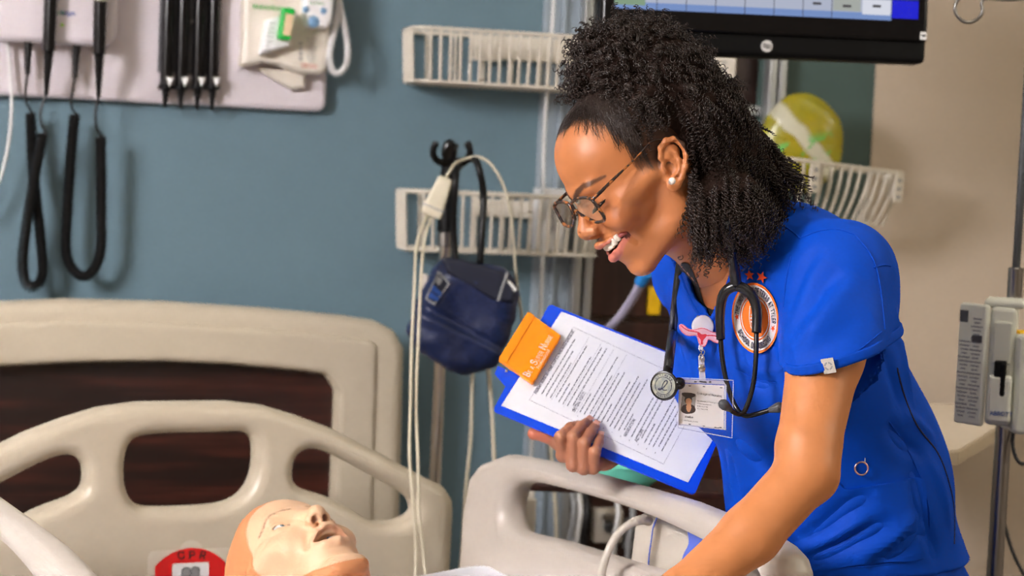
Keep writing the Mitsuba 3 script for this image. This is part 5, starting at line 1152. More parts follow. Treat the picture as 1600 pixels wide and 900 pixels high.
class Stiff:
    """A smooth sheet lying on the cloth: depth as a cubic of the place, lifted clear of the bumps beneath it."""
    def __init__(s, pts):
        s.c = np.mean(pts, 0); y = SF.lookup(pts); A_ = s.bas(pts); w_ = np.ones(len(y))
        for _ in range(4):
            s.co = np.linalg.lstsq(A_ * w_[:, None], y * w_, rcond=None)[0]; r_ = y - A_ @ s.co; w_ = 1 / (1 + (r_ / 0.002) ** 2)
        s.up = max(0.0, -np.percentile(r_, 3))
    def bas(s, p): x, y = ((np.asarray(p) - s.c) / 50).T; return np.column_stack([x ** 0, x, y, x * x, x * y, y * y, x ** 3, x * x * y, x * y * y, y ** 3])
    def on(s, pts, lift=0.0):
        y = s.bas(pts) @ s.co - s.up - lift; d = fw * F + np.outer(pts[:, 0] - 800, cright) - np.outer(pts[:, 1] - 450, cup); return EYE + d * (y / (d @ fw))[:, None]
gx_, gy_ = np.meshgrid(np.linspace(1141, 1219, 20), np.linspace(422, 555, 30)); gp_ = np.column_stack([gx_.ravel(), gy_.ravel()]); gp_ = gp_[(((gp_[:, 0] - 1180) / 40) ** 2 + ((gp_[:, 1] - 492) / 70) ** 2) < 1]
ST = Stiff(gp_); print('patch lift', ST.up)
mat('patch_white', (232, 224, 220), 0.75); mat('patch_orange', (232, 112, 26), 0.7); mat('patch_navy', (24, 26, 62), 0.7); mat('star_orange', (226, 74, 24), 0.7)
pm = lambda ab: np.column_stack([1180 + 36.5 * ab[:, 0] + 3.0 * ab[:, 1], 497 + 9.5 * ab[:, 0] - 54.5 * ab[:, 1]])
ring = lambda a, b: Point(0, 0).buffer(a, quad_segs=24).difference(Point(0, 0).buffer(b, quad_segs=24))
pt = drape_poly(Point(0, 0).buffer(1.0, quad_segs=24), pm, 0.0004, 0.0016, 'crest_patch', 'patch_orange', step=0.14)
labels[pt] = {'label': 'round orange and white university crest patch'}
def pat(shape, z, bs, step=0.0, name='mark'): return drape_poly(shape, pm, 0.0021 + z, 0.0008, name, bs, parent=top_key, step=step)
pat(ring(0.93, 0.64), 0.0, 'patch_white', 0.14, 'patch_ring'); pat(ring(0.60, 0.56), 0.0, 'patch_white', 0.12, 'patch_ring')
shield = Polygon([(-0.27, 0.30), (0, 0.37), (0.27, 0.30), (0.27, -0.05), (0.17, -0.30), (0, -0.44), (-0.17, -0.30), (-0.27, -0.05)])
pat(shield.difference(shield.buffer(-0.035)), 0.0, 'patch_white', 0.1, 'crest_mark')
pat(Point(0, 0.0).buffer(0.10).difference(Point(0, 0).buffer(0.06)).union(shapely.union_all([Point(0.17 * math.cos(a), -0.02 + 0.24 * math.sin(a)).buffer(0.032) for a in np.linspace(2.0, 5.2, 9)])), 0.0, 'patch_white', 0.0, 'crest_mark')
def star(cx, cy, r, rot=0.0): return Polygon([(cx + (r if i % 2 == 0 else r * 0.42) * math.sin(i * math.pi / 5 + rot), cy + (r if i % 2 == 0 else r * 0.42) * math.cos(i * math.pi / 5 + rot)) for i in range(10)])
for a in (-2.95 + 1.25, 2.95 - 1.25 + 0.08): pat(star(0.785 * math.sin(a), 0.785 * math.cos(a), 0.105, a), 0.0007, 'star_orange', 0.0, 'patch_star')
def arc_text(s, a0, a1, R, hgt, flip):
    """Letters set round a circle; a0 to a1 clockwise angles from the top."""
    widths = [meshkit.text_mesh(ch, hgt, 0.01, True).vertices[:, 0].max() + hgt * 0.16 if ch != ' ' else hgt * 0.45 for ch in s]; tot = sum(widths); x = 0
    for ch, w in zip(s, widths):
        if ch != ' ':
            a = a0 + (a1 - a0) * (x + w / 2) / tot; m = meshkit.text_mesh(ch, hgt, 0.01, True); p = m.vertices.copy(); p[:, 0] -= (w - hgt * 0.16) / 2; p[:, 0] *= abs(a1 - a0) * R / tot
            r_ = R + (p[:, 1] - hgt / 2) * (1 if not flip else -1); aa = a + (p[:, 0] / R if not flip else -p[:, 0] / R)
            q = pm(np.column_stack([r_ * np.sin(aa), r_ * np.cos(aa)])); m.vertices = ST.on(q, 0.0036 + 0.0007 * (p[:, 2] / 0.01)); put(top_key, 'patch_letter', m, 'patch_navy', smooth=False)
        x += w
arc_text('THE UNIVERSITY OF TEXAS AT TYLER', -1.62, 1.60, 0.785, 0.17, False)
arc_text('SCHOOL OF NURSING', -2.15 - 0.02, -4.12, 0.785, 0.17, True)
sm = lambda c, r: (lambda ab: np.column_stack([c[0] + r * ab[:, 0] + r * 0.06 * ab[:, 1], c[1] + r * 0.2 * ab[:, 0] - r * 1.1 * ab[:, 1]]))
drape_poly(star(0, 0, 1, -0.2), sm((1171, 430), 8.2), 0.001, 0.0014, 'embroidered_star', 'star_orange', step=0.5); drape_poly(star(0, 0, 1, 0.25), sm((1190, 433), 9.2), 0.001, 0.0014, 'embroidered_star', 'star_orange', step=0.5)
mat('tag_grey', (178, 172, 164), 0.7)
kt = np.argmin(np.linalg.norm(project(HEMR) - [1294, 574], axis=1) + 30 * ((HEMR - EYE) @ fw > np.median((HEMR - EYE) @ fw))); tz = -hn; ty = unit(HEMR[kt] - HEMC - hn * ((HEMR[kt] - HEMC) @ hn)); tx = np.cross(ty, tz)
TG = M3(HEMR[kt] + ty * 0.0012 + tz * 0.004, tx, ty, tz)
tg = put(top_key, 'sleeve_tag', TG(rbox(0.0150, 0.0014, 0.0185, 0.0004)), 'tag_grey', label='small grey tag at the sleeve hem')
tm_ = plate(shapely.affinity.scale(ring(0.6, 0.36).difference(shapely.box(-1, -0.08, 1, 0.08)).difference(shapely.box(-0.08, -1, 0.08, 1)), 0.0085, 0.0085, origin=(0, 0)), 0.0006, 0.0011)
put(top_key, 'tag_mark', TG(tm_), 'mid_grey', smooth=False)
mat('rose_gold', (220, 170, 160), 0.25, metal=1.0)
drape_poly(Polygon(spline([(1306, 751), (1318, 763), (1346, 762), (1395, 754), (1440, 747), (1449, 800), (1448, 868), (1400, 878), (1330, 884), (1250, 885), (1246, 850), (1262, 800), (1290, 762)], 90, closed=True)).buffer(0), lambda ab: ab, 0.001, 0.0030, 'pocket', 'scrub_blue', step=9)
rc = SF.on([(1346, 732)], 0.004)[0]; th_ = np.linspace(0, 2 * np.pi, 41)[:-1]
put(top_key, 'pocket_ring', tube(rc + 0.0082 * (np.cos(th_)[:, None] * cright + np.sin(th_)[:, None] * cup * 1.0), 0.0012, 8, closed=True), 'rose_gold', smooth=True, label='small rose gold ring above the pocket')
put(top_key, 'thread_loop', tube(SF.on([(1352, 716), (1351, 724)], 0.002), 0.0006, 6), 'tag_grey')
# ---------------------------------------------------------------- the nurse: hair
mat('hair_dark', (38, 27, 23), 0.36, spec=0.5)
def strands(C_, r, sides=3):
    """Thin tubes along many polylines at once: C_ (strand, point, 3), r (strand, point)."""
    S_, N_, _ = C_.shape; t = np.gradient(C_, axis=1); t /= np.linalg.norm(t, axis=2, keepdims=True) + 1e-12
    a = np.cross(t, [0.31, 0.17, 0.94]); a /= np.linalg.norm(a, axis=2, keepdims=True) + 1e-9; b = np.cross(t, a)
    th = np.arange(sides) * 2 * np.pi / sides
    v = C_[:, :, None] + r[:, :, None, None] * (np.cos(th)[:, None] * a[:, :, None] + np.sin(th)[:, None] * b[:, :, None])
    s, i, j = np.meshgrid(np.arange(S_), np.arange(N_ - 1), np.arange(sides), indexing='ij'); base = (s * N_ + i) * sides; j2 = (j + 1) % sides
    q = np.stack([base + j, base + j2, base + sides + j2, base + sides + j], -1).reshape(-1, 4)
    return trimesh.Trimesh(v.reshape(-1, 3), np.vstack([q[:, [0, 1, 2]], q[:, [0, 2, 3]]]), process=False)
HB_ = Field([-0.02, 2.22, 1.24], [0.52, 2.68, 1.72], 0.004)
def blob(px, py, Y, rx, ry, rd, k=0.02, tilt=0.0):
    s = Y / F; c, q = math.cos(tilt), math.sin(tilt); a, b = c * cright - q * cup, q * cright + c * cup
    HB_.ell(at(px, py, Y), [rx * s, rd, ry * s], k, np.stack([a, np.cross(b, a), b], 1))
blob(962, 104, 2.43, 62, 66, 0.075); blob(1000, 92, 2.44, 60, 58, 0.08); blob(1040, 130, 2.44, 70, 72, 0.10); blob(930, 128, 2.43, 36, 46, 0.05); blob(1000, 165, 2.40, 46, 44, 0.075); blob(972, 146, 2.41, 34, 34, 0.06); blob(1030, 190, 2.385, 34, 36, 0.05)
blob(1080, 190, 2.44, 76, 84, 0.105); blob(1118, 235, 2.45, 62, 72, 0.09); blob(1158, 238, 2.47, 55, 42, 0.06, tilt=0.75); blob(1196, 262, 2.46, 42, 22, 0.035, tilt=0.7)
blob(1120, 300, 2.385, 40, 62, 0.055); blob(1152, 318, 2.37, 34, 46, 0.04); blob(1098, 330, 2.36, 22, 52, 0.03); blob(1075, 215, 2.43, 30, 50, 0.085); blob(1180, 300, 2.45, 26, 34, 0.05)
hb = HB_.mesh(); v = hb.vertices; hb.vertices = v + hb.vertex_normals * (0.018 * (meshkit.fbm(v * 38, 3, 2) - 0.55))[:, None]
rg = np.random.default_rng(11)
n = hb.vertex_normals; fc = n @ unit(EYE - at(1050, 200, 2.4))
w = np.clip(fc + 0.55, 0.10, None); w[project(hb.vertices)[:, 1] > 400] *= 0.3
qa = project(hb.vertices); w[(qa[:, 0] < 1079) & (qa[:, 1] > 212)] = 0
w[np.linalg.norm(qa - [1165, 268], axis=1) < 42] *= 5; w[np.linalg.norm(qa - [1015, 205], axis=1) < 30] *= 3
NS_ = 3600
pick = rg.choice(len(v), NS_, p=w / w.sum()); p0, n0 = hb.vertices[pick], n[pick]
crown = at(960, 120, 2.42)
flow = p0 - crown; flow /= np.linalg.norm(flow, axis=1, keepdims=True) + 1e-9
q0 = project(p0); down = sstep(120, 280, q0[:, 1] + 0.25 * (q0[:, 0] - 1000))[:, None]
d0 = 0.75 * flow * (1 - 0.5 * down) + down * np.array([0.12, -0.02, -1.0]) + 0.35 * rg.normal(size=(NS_, 3)) * (1 - 0.6 * down); d0 -= n0 * (np.einsum('ij,ij->i', d0, n0)[:, None]) * 0.8; d0 += n0 * 0.28; d0 /= np.linalg.norm(d0, axis=1, keepdims=True)
Ls = (0.030 + 0.034 * rg.random(NS_)) * (0.55 + 0.45 * down[:, 0] + 0.1)
Lmax = np.where(q0[:, 1] > 300, np.maximum(0.010, (405 - q0[:, 1] + rg.normal(size=NS_) * 8) / 1260), 1); Ls = np.minimum(Ls, Lmax)
Np = 84; u = np.linspace(0, 1, Np)[None, :, None]
g = np.array([0.02, 0, -1.0]); base = p0[:, None] - n0[:, None] * 0.006 + Ls[:, None, None] * (d0[:, None] * u + 0.5 * (g - d0[:, None] * 0.5) * u ** 2 * (0.35 + 0.5 * down[:, None]))
t0 = d0; A_ = np.cross(t0, rg.normal(size=(NS_, 3))); A_ /= np.linalg.norm(A_, axis=1, keepdims=True); B_ = np.cross(t0, A_)
R_ = (0.0013 + 0.0017 * rg.random(NS_))[:, None, None] * np.clip(u * 6, 0.25, 1); turns = Ls / (0.0046 + 0.0020 * rg.random(NS_)); ph = rg.random(NS_) * 6.28
th_ = (turns[:, None] * 2 * np.pi * u[:, :, 0] + ph[:, None])[..., None]
wob = np.stack([np.sin(u[:, :, 0] * (3 + 4 * rg.random((NS_, 1))) + 6.28 * rg.random((NS_, 1))) for _ in range(3)], -1) * 0.0035 * u
curl = base + wob + R_ * (np.cos(th_) * A_[:, None] + np.sin(th_) * B_[:, None])
qc_ = project(curl.reshape(-1, 3)).reshape(NS_, Np, 2); bad = np.any((qc_[:, :, 0] > 1022) & (qc_[:, :, 0] < 1071) & (qc_[:, :, 1] > 213) & (qc_[:, :, 1] < 305), axis=1); bad |= np.any((qc_[:, :, 0] < 955) & (qc_[:, :, 1] > 166), axis=1)
curl, u = curl[~bad], u; NS_ = len(curl)
curls = strands(curl, np.broadcast_to(0.00085 * (1 - 0.55 * u[:, :, 0] ** 3), (NS_, Np)) * (0.8 + 0.5 * rg.random(NS_))[:, None], 3)
# ringlets that hang in locks below the mass
LK = []
for (x, y, Y, L_, dx) in [(1086, 320, 2.335, .058, .004), (1088, 345, 2.33, .055, .006), (1101, 330, 2.325, .062, .004), (1112, 345, 2.325, .052, .006), (1128, 340, 2.325, .05, .0), (1142, 335, 2.325, .046, .003), (1158, 330, 2.325, .046, .004), (1172, 322, 2.33, .05, .002), (1186, 318, 2.335, .046, .004), (1094, 300, 2.33, .07, .006), (1118, 310, 2.32, .068, 0), (1150, 300, 2.32, .07, 0), (1168, 300, 2.325, .06, 0), (1084, 280, 2.335, .06, .003), (1135, 300, 2.32, .07, .003), (1082, 296, 2.33, .065, .004)]:
    for k in range(12):
        a = at(x + rg.normal() * 3.2, y - 10 + rg.normal() * 7, Y + rg.normal() * 0.004); LK.append((a, L_ * (0.62 + 0.5 * rg.random()), dx + rg.normal() * 0.003))
for (x, y, Y, L_) in [(1208, 232, 2.45, .05), (1222, 250, 2.44, .045), (1235, 262, 2.44, .04), (1246, 274, 2.44, .03), (1228, 274, 2.43, .03), (1212, 268, 2.43, .035), (1190, 215, 2.45, .045), (1172, 190, 2.45, .04), (1198, 272, 2.42, .03)]:
    for k in range(7): LK.append((at(x - 12 + rg.normal() * 6, y - 6 + rg.normal() * 6, Y + rg.normal() * .012), L_ * (0.6 + 0.5 * rg.random()), 0.020 + rg.normal() * 0.008))
P_ = np.array([a for a, _, _ in LK]); L2 = np.array([b for _, b, _ in LK]); dx = np.array([c for _, _, c in LK]); K = len(LK)
base = P_[:, None] + u * np.stack([dx * 1.0 + (dx > 0.012) * 0.004, dx * 0, -L2 * np.where(dx > 0.012, 0.55, 1.0)], 1)[:, None]
ph = rg.random(K) * 6.28; th_ = ((L2 / (0.0046 + 0.002 * rg.random(K)))[:, None] * 6.283 * u[:, :, 0] + ph[:, None])[..., None]; R_ = (0.0013 + 0.0017 * rg.random(K) + 0.0014 * (dx > 0.012))[:, None, None] * (1.0 - 0.35 * u)
locks = base + R_ * (np.cos(th_) * np.array([1, 0, 0]) + np.sin(th_) * np.array([0, 1, 0.15])) + np.stack([np.sin(u[:, :, 0] * 5 + 6.28 * rg.random((K, 1))) for _ in range(3)], -1) * 0.003 * u
lock_m = strands(locks, np.broadcast_to(0.0008 * (1 - 0.5 * u[:, :, 0] ** 3), (K, Np)), 4)
# combed hair from the hairline back into the crown
from scipy.spatial import cKDTree
hv, hn_ = hm.vertices, hm.vertex_normals; tree = cKDTree(hv)
cand = np.where((HEAD_SIDE > -0.005) & (HEAD_SIDE < 0.06) & (hv[:, 2] > 0.004) & (rg.random(len(hv)) < 0.12 + 0.88 * sstep(-0.002, 0.016, side_m)) & (hv[:, 0] < 0.055) & (hv[:, 1] > 0.005) & (np.abs(hv[:, 0]) < 0.0745))[0]
dens = np.exp(-np.clip(HEAD_SIDE[cand], 0, 1) / 0.05); NC = 1900
st = rg.choice(cand, NC, p=dens / dens.sum()); p = hv[st].copy(); path = [p + hn_[st] * 0.0004]
goal = mm(0, 12, 150)
for i in range(15):
    d = goal - p + rg.normal(size=p.shape) * 0.02 + np.column_stack([np.zeros(NC), -0.02 * np.ones(NC), np.zeros(NC)]); _, k = tree.query(p); nn = hn_[k]; d -= nn * np.einsum('ij,ij->i', d, nn)[:, None]; d /= np.linalg.norm(d, axis=1, keepdims=True) + 1e-9
    p = p + d * 0.0042; _, k = tree.query(p); p = hv[k] * 0.5 + (p - hn_[k] * np.einsum('ij,ij->i', p - hv[k], hn_[k])[:, None]) * 0.5; path.append(p + hn_[k] * min(0.0006 + 0.0005 * i, 0.004))
pa_ = np.stack(path, 1); ok_ = ~np.any((np.abs(pa_[:, :, 0]) > 0.067) & (pa_[:, :, 1] < 0.012) & (pa_[:, :, 2] < 0.040), axis=1)
comb = HF(np.stack(path, 1)[ok_].reshape(-1, 3)).reshape(int(ok_.sum()), -1, 3)
comb_m = strands(comb, np.broadcast_to(np.linspace(0.00012, 0.00055, comb.shape[1]), comb.shape[:2]), 3)
put(person, 'hair', [curls, lock_m, comb_m], 'hair_dark', smooth=True, label='black tightly curled hair gathered high and hanging to the shoulder')
mat('hair_soft', (38, 27, 23), 0.9, spec=0.05)
put(person, 'hair_mass', hb, 'hair_soft', smooth=True)
# ---------------------------------------------------------------- glasses, earring
def tort_fn(p, n, uv):
    w = fbm(p.x * 160, p.y * 160, p.z * 160, 3); return mix(lin(30, 16, 12), lin(150, 84, 30), smoothstep(0.5, 0.66, w))
mat('tortoise', mikit.proc(tort_fn), 0.15, coat=0.6)
scene['lens_glass'] = {'type': 'thindielectric', 'int_ior': 1.5}
GP0, GPN = mm(0, 109, 1), unit(mm(-5, 100, 8))
def on_plane(px, py):
    o, d = (EYE - HF.o) @ HF.R, ray(px, py) @ HF.R; return o + d * (((GP0 - o) @ GPN) / (d @ GPN))
LP = np.array([on_plane(*q) for q in [(892, 317), (899, 311.5), (908, 309), (917, 308.5), (924.5, 311), (935, 325), (944.5, 339), (944, 345), (933, 348), (918, 341), (905, 334), (897, 327)]])
gl = thing('eyeglasses', 'tortoiseshell eyeglasses low on the nose of the nurse', 'glasses')
for s in (1, -1):
    lp_ = np.vstack([LP, LP[:1]]) * [s, 1, 1]; o = np.stack([np.interp(np.linspace(0, 12, 97)[:-1], np.arange(13), lp_[:, k_]) for k_ in range(3)], 1)
    for _ in range(8): o = (np.roll(o, 1, 0) + 2 * o + np.roll(o, -1, 0)) / 4
    put(gl, 'rim', HF(tube(o, 0.0021, 10, closed=True)), 'tortoise', smooth=True)
    c = o.mean(0); vv = np.vstack([o, c[None]]); k = len(o); put(gl, 'lens', HF(trimesh.Trimesh(vv, [(i, (i + 1) % k, k) for i in range(k)], process=False)), 'lens_glass', smooth=False)
    hg = on_plane(925, 311.5) * [s, 1, 1]
    o_, d_ = (EYE - HF.o) @ HF.R, ray(1001, 239) @ HF.R; te_ = (o_ + d_ * ((-0.0755 - o_[0]) / d_[0])) * [s, 1, 1]
    te = np.array([hg, hg + (te_ - hg) * 0.04 + mm(-s * 2.5, 0, 0), hg * 0.5 + te_ * 0.5 + mm(-s * 2, 0, 0), te_, te_ + (te_ - hg) * 0.28 + mm(-s * 1, 0, 0), te_ + (te_ - hg) * 0.42 + mm(0, -2, -12)])
    put(gl, 'temple', HF(tube(spline(te, 40), np.interp(np.linspace(0, 1, 40), [0, 0.25, 0.45, 1], [0.0024, 0.0020, 0.0011, 0.0010]), 8)), 'tortoise', smooth=True)
br = np.array([on_plane(893, 320) * [1, 1, 1], mm(0, 113, 6), on_plane(893, 320) * [-1, 1, 1]]); put(gl, 'bridge', HF(tube(spline(br, 16), 0.0017, 8)), 'tortoise', smooth=True)
mat('pearl', (240, 232, 226), 0.2, coat=0.6, sheen=0.3)
er = thing('earring', 'round white pearl stud in the left ear lobe of the nurse', 'earring')
put(er, '', ball(0.0045, 3, at(1050, 283, 2.308)), 'pearl', smooth=True)

# ---------------------------------------------------------------- stethoscope
stt = thing('stethoscope', 'black stethoscope round the neck of the nurse', 'stethoscope')
def on(pts, lift): return SF.on(pts, lift)
def tb(name, pts, r, lift, n=60, m='black_gloss', sides=12):
    p = np.array(pts, float); lifts = np.broadcast_to(lift, (len(p),))
    W3 = np.array([SF.on([q], l)[0] for q, l in zip(p, lifts)]); return put(stt, name, tube(spline(W3, n), r, sides), m, smooth=True)
mat('steth_tube', (15, 15, 17), 0.3, coat=0.3)
tl = [at(1070, 372, 2.40), *SF.on([(1062, 420), (1056, 470), (1051, 520)], 0.010), at(1046, 560, 2.345), at(1043, 585, 2.335)]
put(stt, 'tube', tube(spline(tl, 60), 0.0060, 14), 'steth_tube', smooth=True)
tr0 = [at(1136, 345, 2.315), at(1143, 392, 2.34), at(1148, 426, 2.36)]; YK = at(1150, 446, 2.364)
put(stt, 'tube', tube(spline([*tr0, YK], 40), np.linspace(0.0058, 0.0072, 40), 14), 'steth_tube', smooth=True)
L1 = [YK, at(1136, 453, 2.368), at(1127, 472, 2.378), at(1125, 500, 2.385), at(1126, 530, 2.388)]; R1 = [YK, at(1166, 453, 2.362), at(1179, 470, 2.360), at(1183, 495, 2.358), at(1182, 520, 2.356)]
put(stt, 'yoke', tube(spline(L1, 40), np.linspace(0.0068, 0.0055, 40), 14), 'steth_tube', smooth=True); put(stt, 'yoke', tube(spline(R1, 40), np.linspace(0.0068, 0.0060, 40), 14), 'steth_tube', smooth=True)
yb = (np.array(L1[-1]) + np.array(R1[-1]))[1] / 2
dY = lambda px, py, d: SF.on([(px, py)], d)[0]
LB = [L1[-1], at(1130, 570, 2.37), at(1139, 610, 2.35), at(1151, 638, 2.335), at(1163, 649, 2.33), at(1185, 646, 2.325), at(1205, 640, 2.32)]
RB = [R1[-1], at(1181, 560, 2.345), at(1177, 600, 2.33), at(1168, 632, 2.318), at(1158, 647, 2.312), at(1148, 645, 2.31), at(1140, 639, 2.308)]
for b in (LB, RB): put(stt, 'ear_tube', tube(spline(b, 60), 0.0030, 12), 'black_gloss', smooth=True)
for a, b_ in ((LB[-1], LB[-2]), (RB[-1], RB[-2])):
    d = unit(np.array(a) - b_); put(stt, 'ear_tip', orient(lathe([(0, -0.004), (0.0032, -0.003), (0.0046, 0.002), (0.0064, 0.008), (0.0062, 0.012), (0.0036, 0.0155), (0, 0.0165)], 24), np.array(a), np.array(a) + d), 'dark_grey', smooth=True)
CPC = at(1038.5, 602.5, 2.325); CPN = unit(unit(EYE - CPC) + np.array([-0.42, 0, 0.05])); CF = Frame(CPC, np.cross([0, 0, 1], -CPN) * -1, [0.03, 0, 1]); 
CF = Frame(CPC, unit(np.cross(-CPN, [0.0, 0, 1])), [0.08, 0, 1])
if CF.ey @ CPN > 0: CF = Frame(CPC, -CF.ex, [0.08, 0, 1])
rotx = trimesh.transformations.rotation_matrix(math.pi / 2, [1, 0, 0])
def dsk(prof, seg=40): m = lathe(prof, seg); m.apply_transform(rotx); return CF(m)       # z of the profile runs towards the viewer (-y)
put(stt, 'chest_piece', dsk([(0, -0.012), (0.012, -0.012), (0.0150, -0.004), (0.0172, -0.002), (0.0182, 0.001), (0.0176, 0.0035), (0.0160, 0.0040), (0.0150, 0.003), (0, 0.003)]), 'steth_tube', smooth=30)
def dial_fn(p, n, uv):
    w = noise(p.x * 260, p.z * 180, 1.0); return mix(lin(150, 158, 160), lin(196, 196, 176), w)
mat('dial_metal', mikit.proc(dial_fn), 0.25, metal=0.6)
dia_ = put(stt, 'diaphragm', dsk([(0, 0.0030), (0.0152, 0.0030), (0.0152, 0.0036), (0, 0.0042)]), 'dial_metal', smooth=30)
th_ = np.linspace(0, 2 * np.pi, 49)[:-1]
put(dia_, 'ring', CF(tube(np.stack([0.0108 * np.cos(th_), np.full(48, -0.0041), 0.0108 * np.sin(th_)], 1), 0.00035, 6, closed=True)), 'patch_navy')
Lp = [(-0.0062, -0.0050), (-0.0022, -0.0042), (0.0026, 0.0006), (0.0050, 0.0050), (0.0038, 0.0068), (0.0008, 0.0048), (-0.0010, 0.0004), (-0.0022, -0.0040), (-0.0046, -0.0056), (-0.0062, -0.0044), (-0.0040, -0.0032), (0.0010, -0.0052), (0.0050, -0.0046)]
s_ = spline(Lp, 70); put(dia_, 'mark', CF(tube(np.stack([s_[:, 0], np.full(70, -0.0044), s_[:, 1]], 1), 0.0005, 6)), 'patch_navy')
for s0, a0, a1, fl in (('LITTMANN', -1.0, 1.0, 1), ('QUALITY', 3.14 + 0.75, 3.14 - 0.75, -1)):
    for i, ch in enumerate(s0):
        a = a0 + (a1 - a0) * (i + 0.5) / len(s0); m = meshkit.text_mesh(ch, 0.0021, 0.0003, True); p = m.vertices.copy(); p[:, 0] -= p[:, 0].max() / 2; p[:, 1] -= 0.00105
        x, z = 0.0131 * math.sin(a), 0.0131 * math.cos(a); r_ = -a if fl == 1 else math.pi - a; c, q = math.cos(r_), math.sin(r_)
        m.vertices = np.stack([x + p[:, 0] * c - p[:, 1] * q, -0.0041 - p[:, 2], z + p[:, 0] * q + p[:, 1] * c], 1); put(dia_, 'letter', CF(m), 'patch_navy', smooth=False)
stem = CF([0.0, 0.004, 0.0185]); put(stt, 'stem', cat([cyl(CF([0.0, 0.004, 0.012]), CF([0.002, 0.004, 0.024]), 0.0042, 16), ball(0.0075, 3, CF([0.017, 0.004, 0.004]))]), 'black_gloss')

# ---------------------------------------------------------------- badge
bd = thing('name_badge', 'clear badge holder with a white name card on a pink anatomical reel', 'badge')
BF = Frame(at(1097, 632, 2.335), [1.0, 0.10, -0.07], [0.07, 0.06, 1])
def bpoly(pts, off=0.0): return Polygon(BF.hits(pts, off))
scene['clear_vinyl'] = {'type': 'thindielectric', 'int_ior': 1.4}
q = BF.hits([(1061, 590), (1145, 594), (1143, 684), (1059, 668)]); put(bd, 'holder', BF(trimesh.Trimesh(np.stack([q[:, 0], np.full(4, -0.003), q[:, 1]], 1), [(0, 1, 2), (0, 2, 3)], process=False)), 'clear_vinyl', smooth=False)
put(bd, 'holder_rim', BF(tube(np.stack([np.array([q[i % 4, 0] * (1 - t) + q[(i + 1) % 4, 0] * t for i in range(4) for t in np.linspace(0, 1, 8, endpoint=False)]), np.full(32, -0.003), np.array([q[i % 4, 1] * (1 - t) + q[(i + 1) % 4, 1] * t for i in range(4) for t in np.linspace(0, 1, 8, endpoint=False)])], 1), 0.0006, 6, closed=True)), 'badge_clear')
put(bd, 'holder', BF(plate(bpoly([(1062, 590), (1131, 593), (1136, 600), (1062, 597)]), 0.001, -0.002)), 'badge_frame') if False else None
mat('badge_clear', (196, 200, 220), 0.2, coat=0.5)
hb_ = bpoly([(1062, 592), (1130, 595), (1135, 602), (1134, 672), (1059, 664)])
put(bd, 'holder_edge', BF(plate(hb_.difference(hb_.buffer(-0.0016)).union(bpoly([(1062, 592), (1130, 595), (1134, 601), (1062, 598)])), 0.003, -0.001)), 'badge_clear')
crd = bpoly([(1062, 599), (1132, 602), (1131, 671), (1060, 663)]); crd_k = put(bd, 'card', BF(plate(crd, 0.002, 0.0008)), 'pure_white')
def bbox_(px, py, w, h, m, nm='card_print', y=0.0007):
    c = BF.hit(px, py); return put(crd_k, nm, BF(box(w, 0.0003, h, (c[0], y, c[1]))), m, smooth=False)
def btext(s, px, py, h, m='print_dark', bold=False): c = BF.hit(px, py); return put(crd_k, 'card_print', text(s, h, BF, c[0], c[1], 0.0007, rot=-0.02, depth=0.0003, bold=bold), m, smooth=False)
btext('College of Nursing', 1089, 616, 0.0026); btext('The University of Texas at Tyler', 1089, 627, 0.0013); btext('3900 University Blvd', 1089, 631, 0.0013); btext('Tyler, TX 75799', 1089, 635, 0.0013); btext('903-566-7320', 1089, 639, 0.0013)
btext('Jaelyn', 1070, 652, 0.0024, bold=True); btext('UT Tyler Nursing Student', 1064, 657, 0.0013, 'print_grey')
mat('photo_grey', (150, 148, 146), 0.5); mat('photo_skin', (196, 146, 112), 0.5); mat('photo_dark', (50, 42, 44), 0.5)
bbox_(1075.5, 630, 0.0175, 0.020, 'photo_grey', 'portrait', 0.00075)
def bshape(pts, m, y): put(crd_k, 'portrait', BF(plate(Polygon(BF.hits(spline(pts, 30, closed=True))), y, y - 0.00015)), m, smooth=False)
bshape([(1065, 643), (1067, 634), (1075, 632), (1084, 634), (1086, 643)], 'photo_dark', 0.0005); bshape([(1070.5, 621), (1076, 617), (1081, 622), (1080.5, 629), (1076, 632), (1071, 629)], 'photo_dark', 0.00035); bshape([(1073.5, 632), (1076, 633), (1079, 632), (1078, 643), (1074, 643)], 'photo_skin', 0.0003)
bshape([(1072, 624), (1076, 622), (1080, 624.5), (1079.5, 632), (1076.5, 636), (1073, 632.5)], 'photo_skin', 0.0002); bshape([(1065, 615), (1076, 613.5), (1087, 617), (1076, 622)], 'photo_dark', 0.0002)
for (x, y) in ((1064, 602), (1078, 603), (1100, 604), (1127, 606), (1078, 663), (1100, 666), (1126, 668)): bbox_(x, y, 0.003, 0.0014, 'print_grey')
bbox_(1120, 668, 0.006, 0.0006, 'print_dark')
for (x, w) in ((1086, .003), (1098, .009), (1109, .003)): c = BF.hit(x, 596.5); put(bd, 'slot', BF(rbox(w, 0.0016, 0.0016, 0.0006, (c[0], -0.0018, c[1]))), 'print_dark')
put(bd, 'strap', BF(plate(bpoly([(1091, 556), (1100, 556), (1103, 598), (1093, 598)]), 0.0008, 0.0)), 'badge_clear')
c = BF.hit(1096.5, 575); put(bd, 'snap', BF(ball(0.0048, 3, (c[0], -0.001, c[1]), (1, 0.5, 1))), 'chrome', smooth=True)
for i, (x, y) in enumerate(((1095, 545), (1098, 551), (1095, 557), (1098, 562))):
    c = BF.hit(x, y); put(bd, 'chain_link', BF(tube(np.stack([c[0] + 0.0018 * np.cos(th_), -0.001 + 0.001 * (-1) ** i * np.sin(th_), c[1] + 0.0034 * np.sin(th_)], 1), 0.0006, 6, closed=True)), 'chrome', smooth=True)
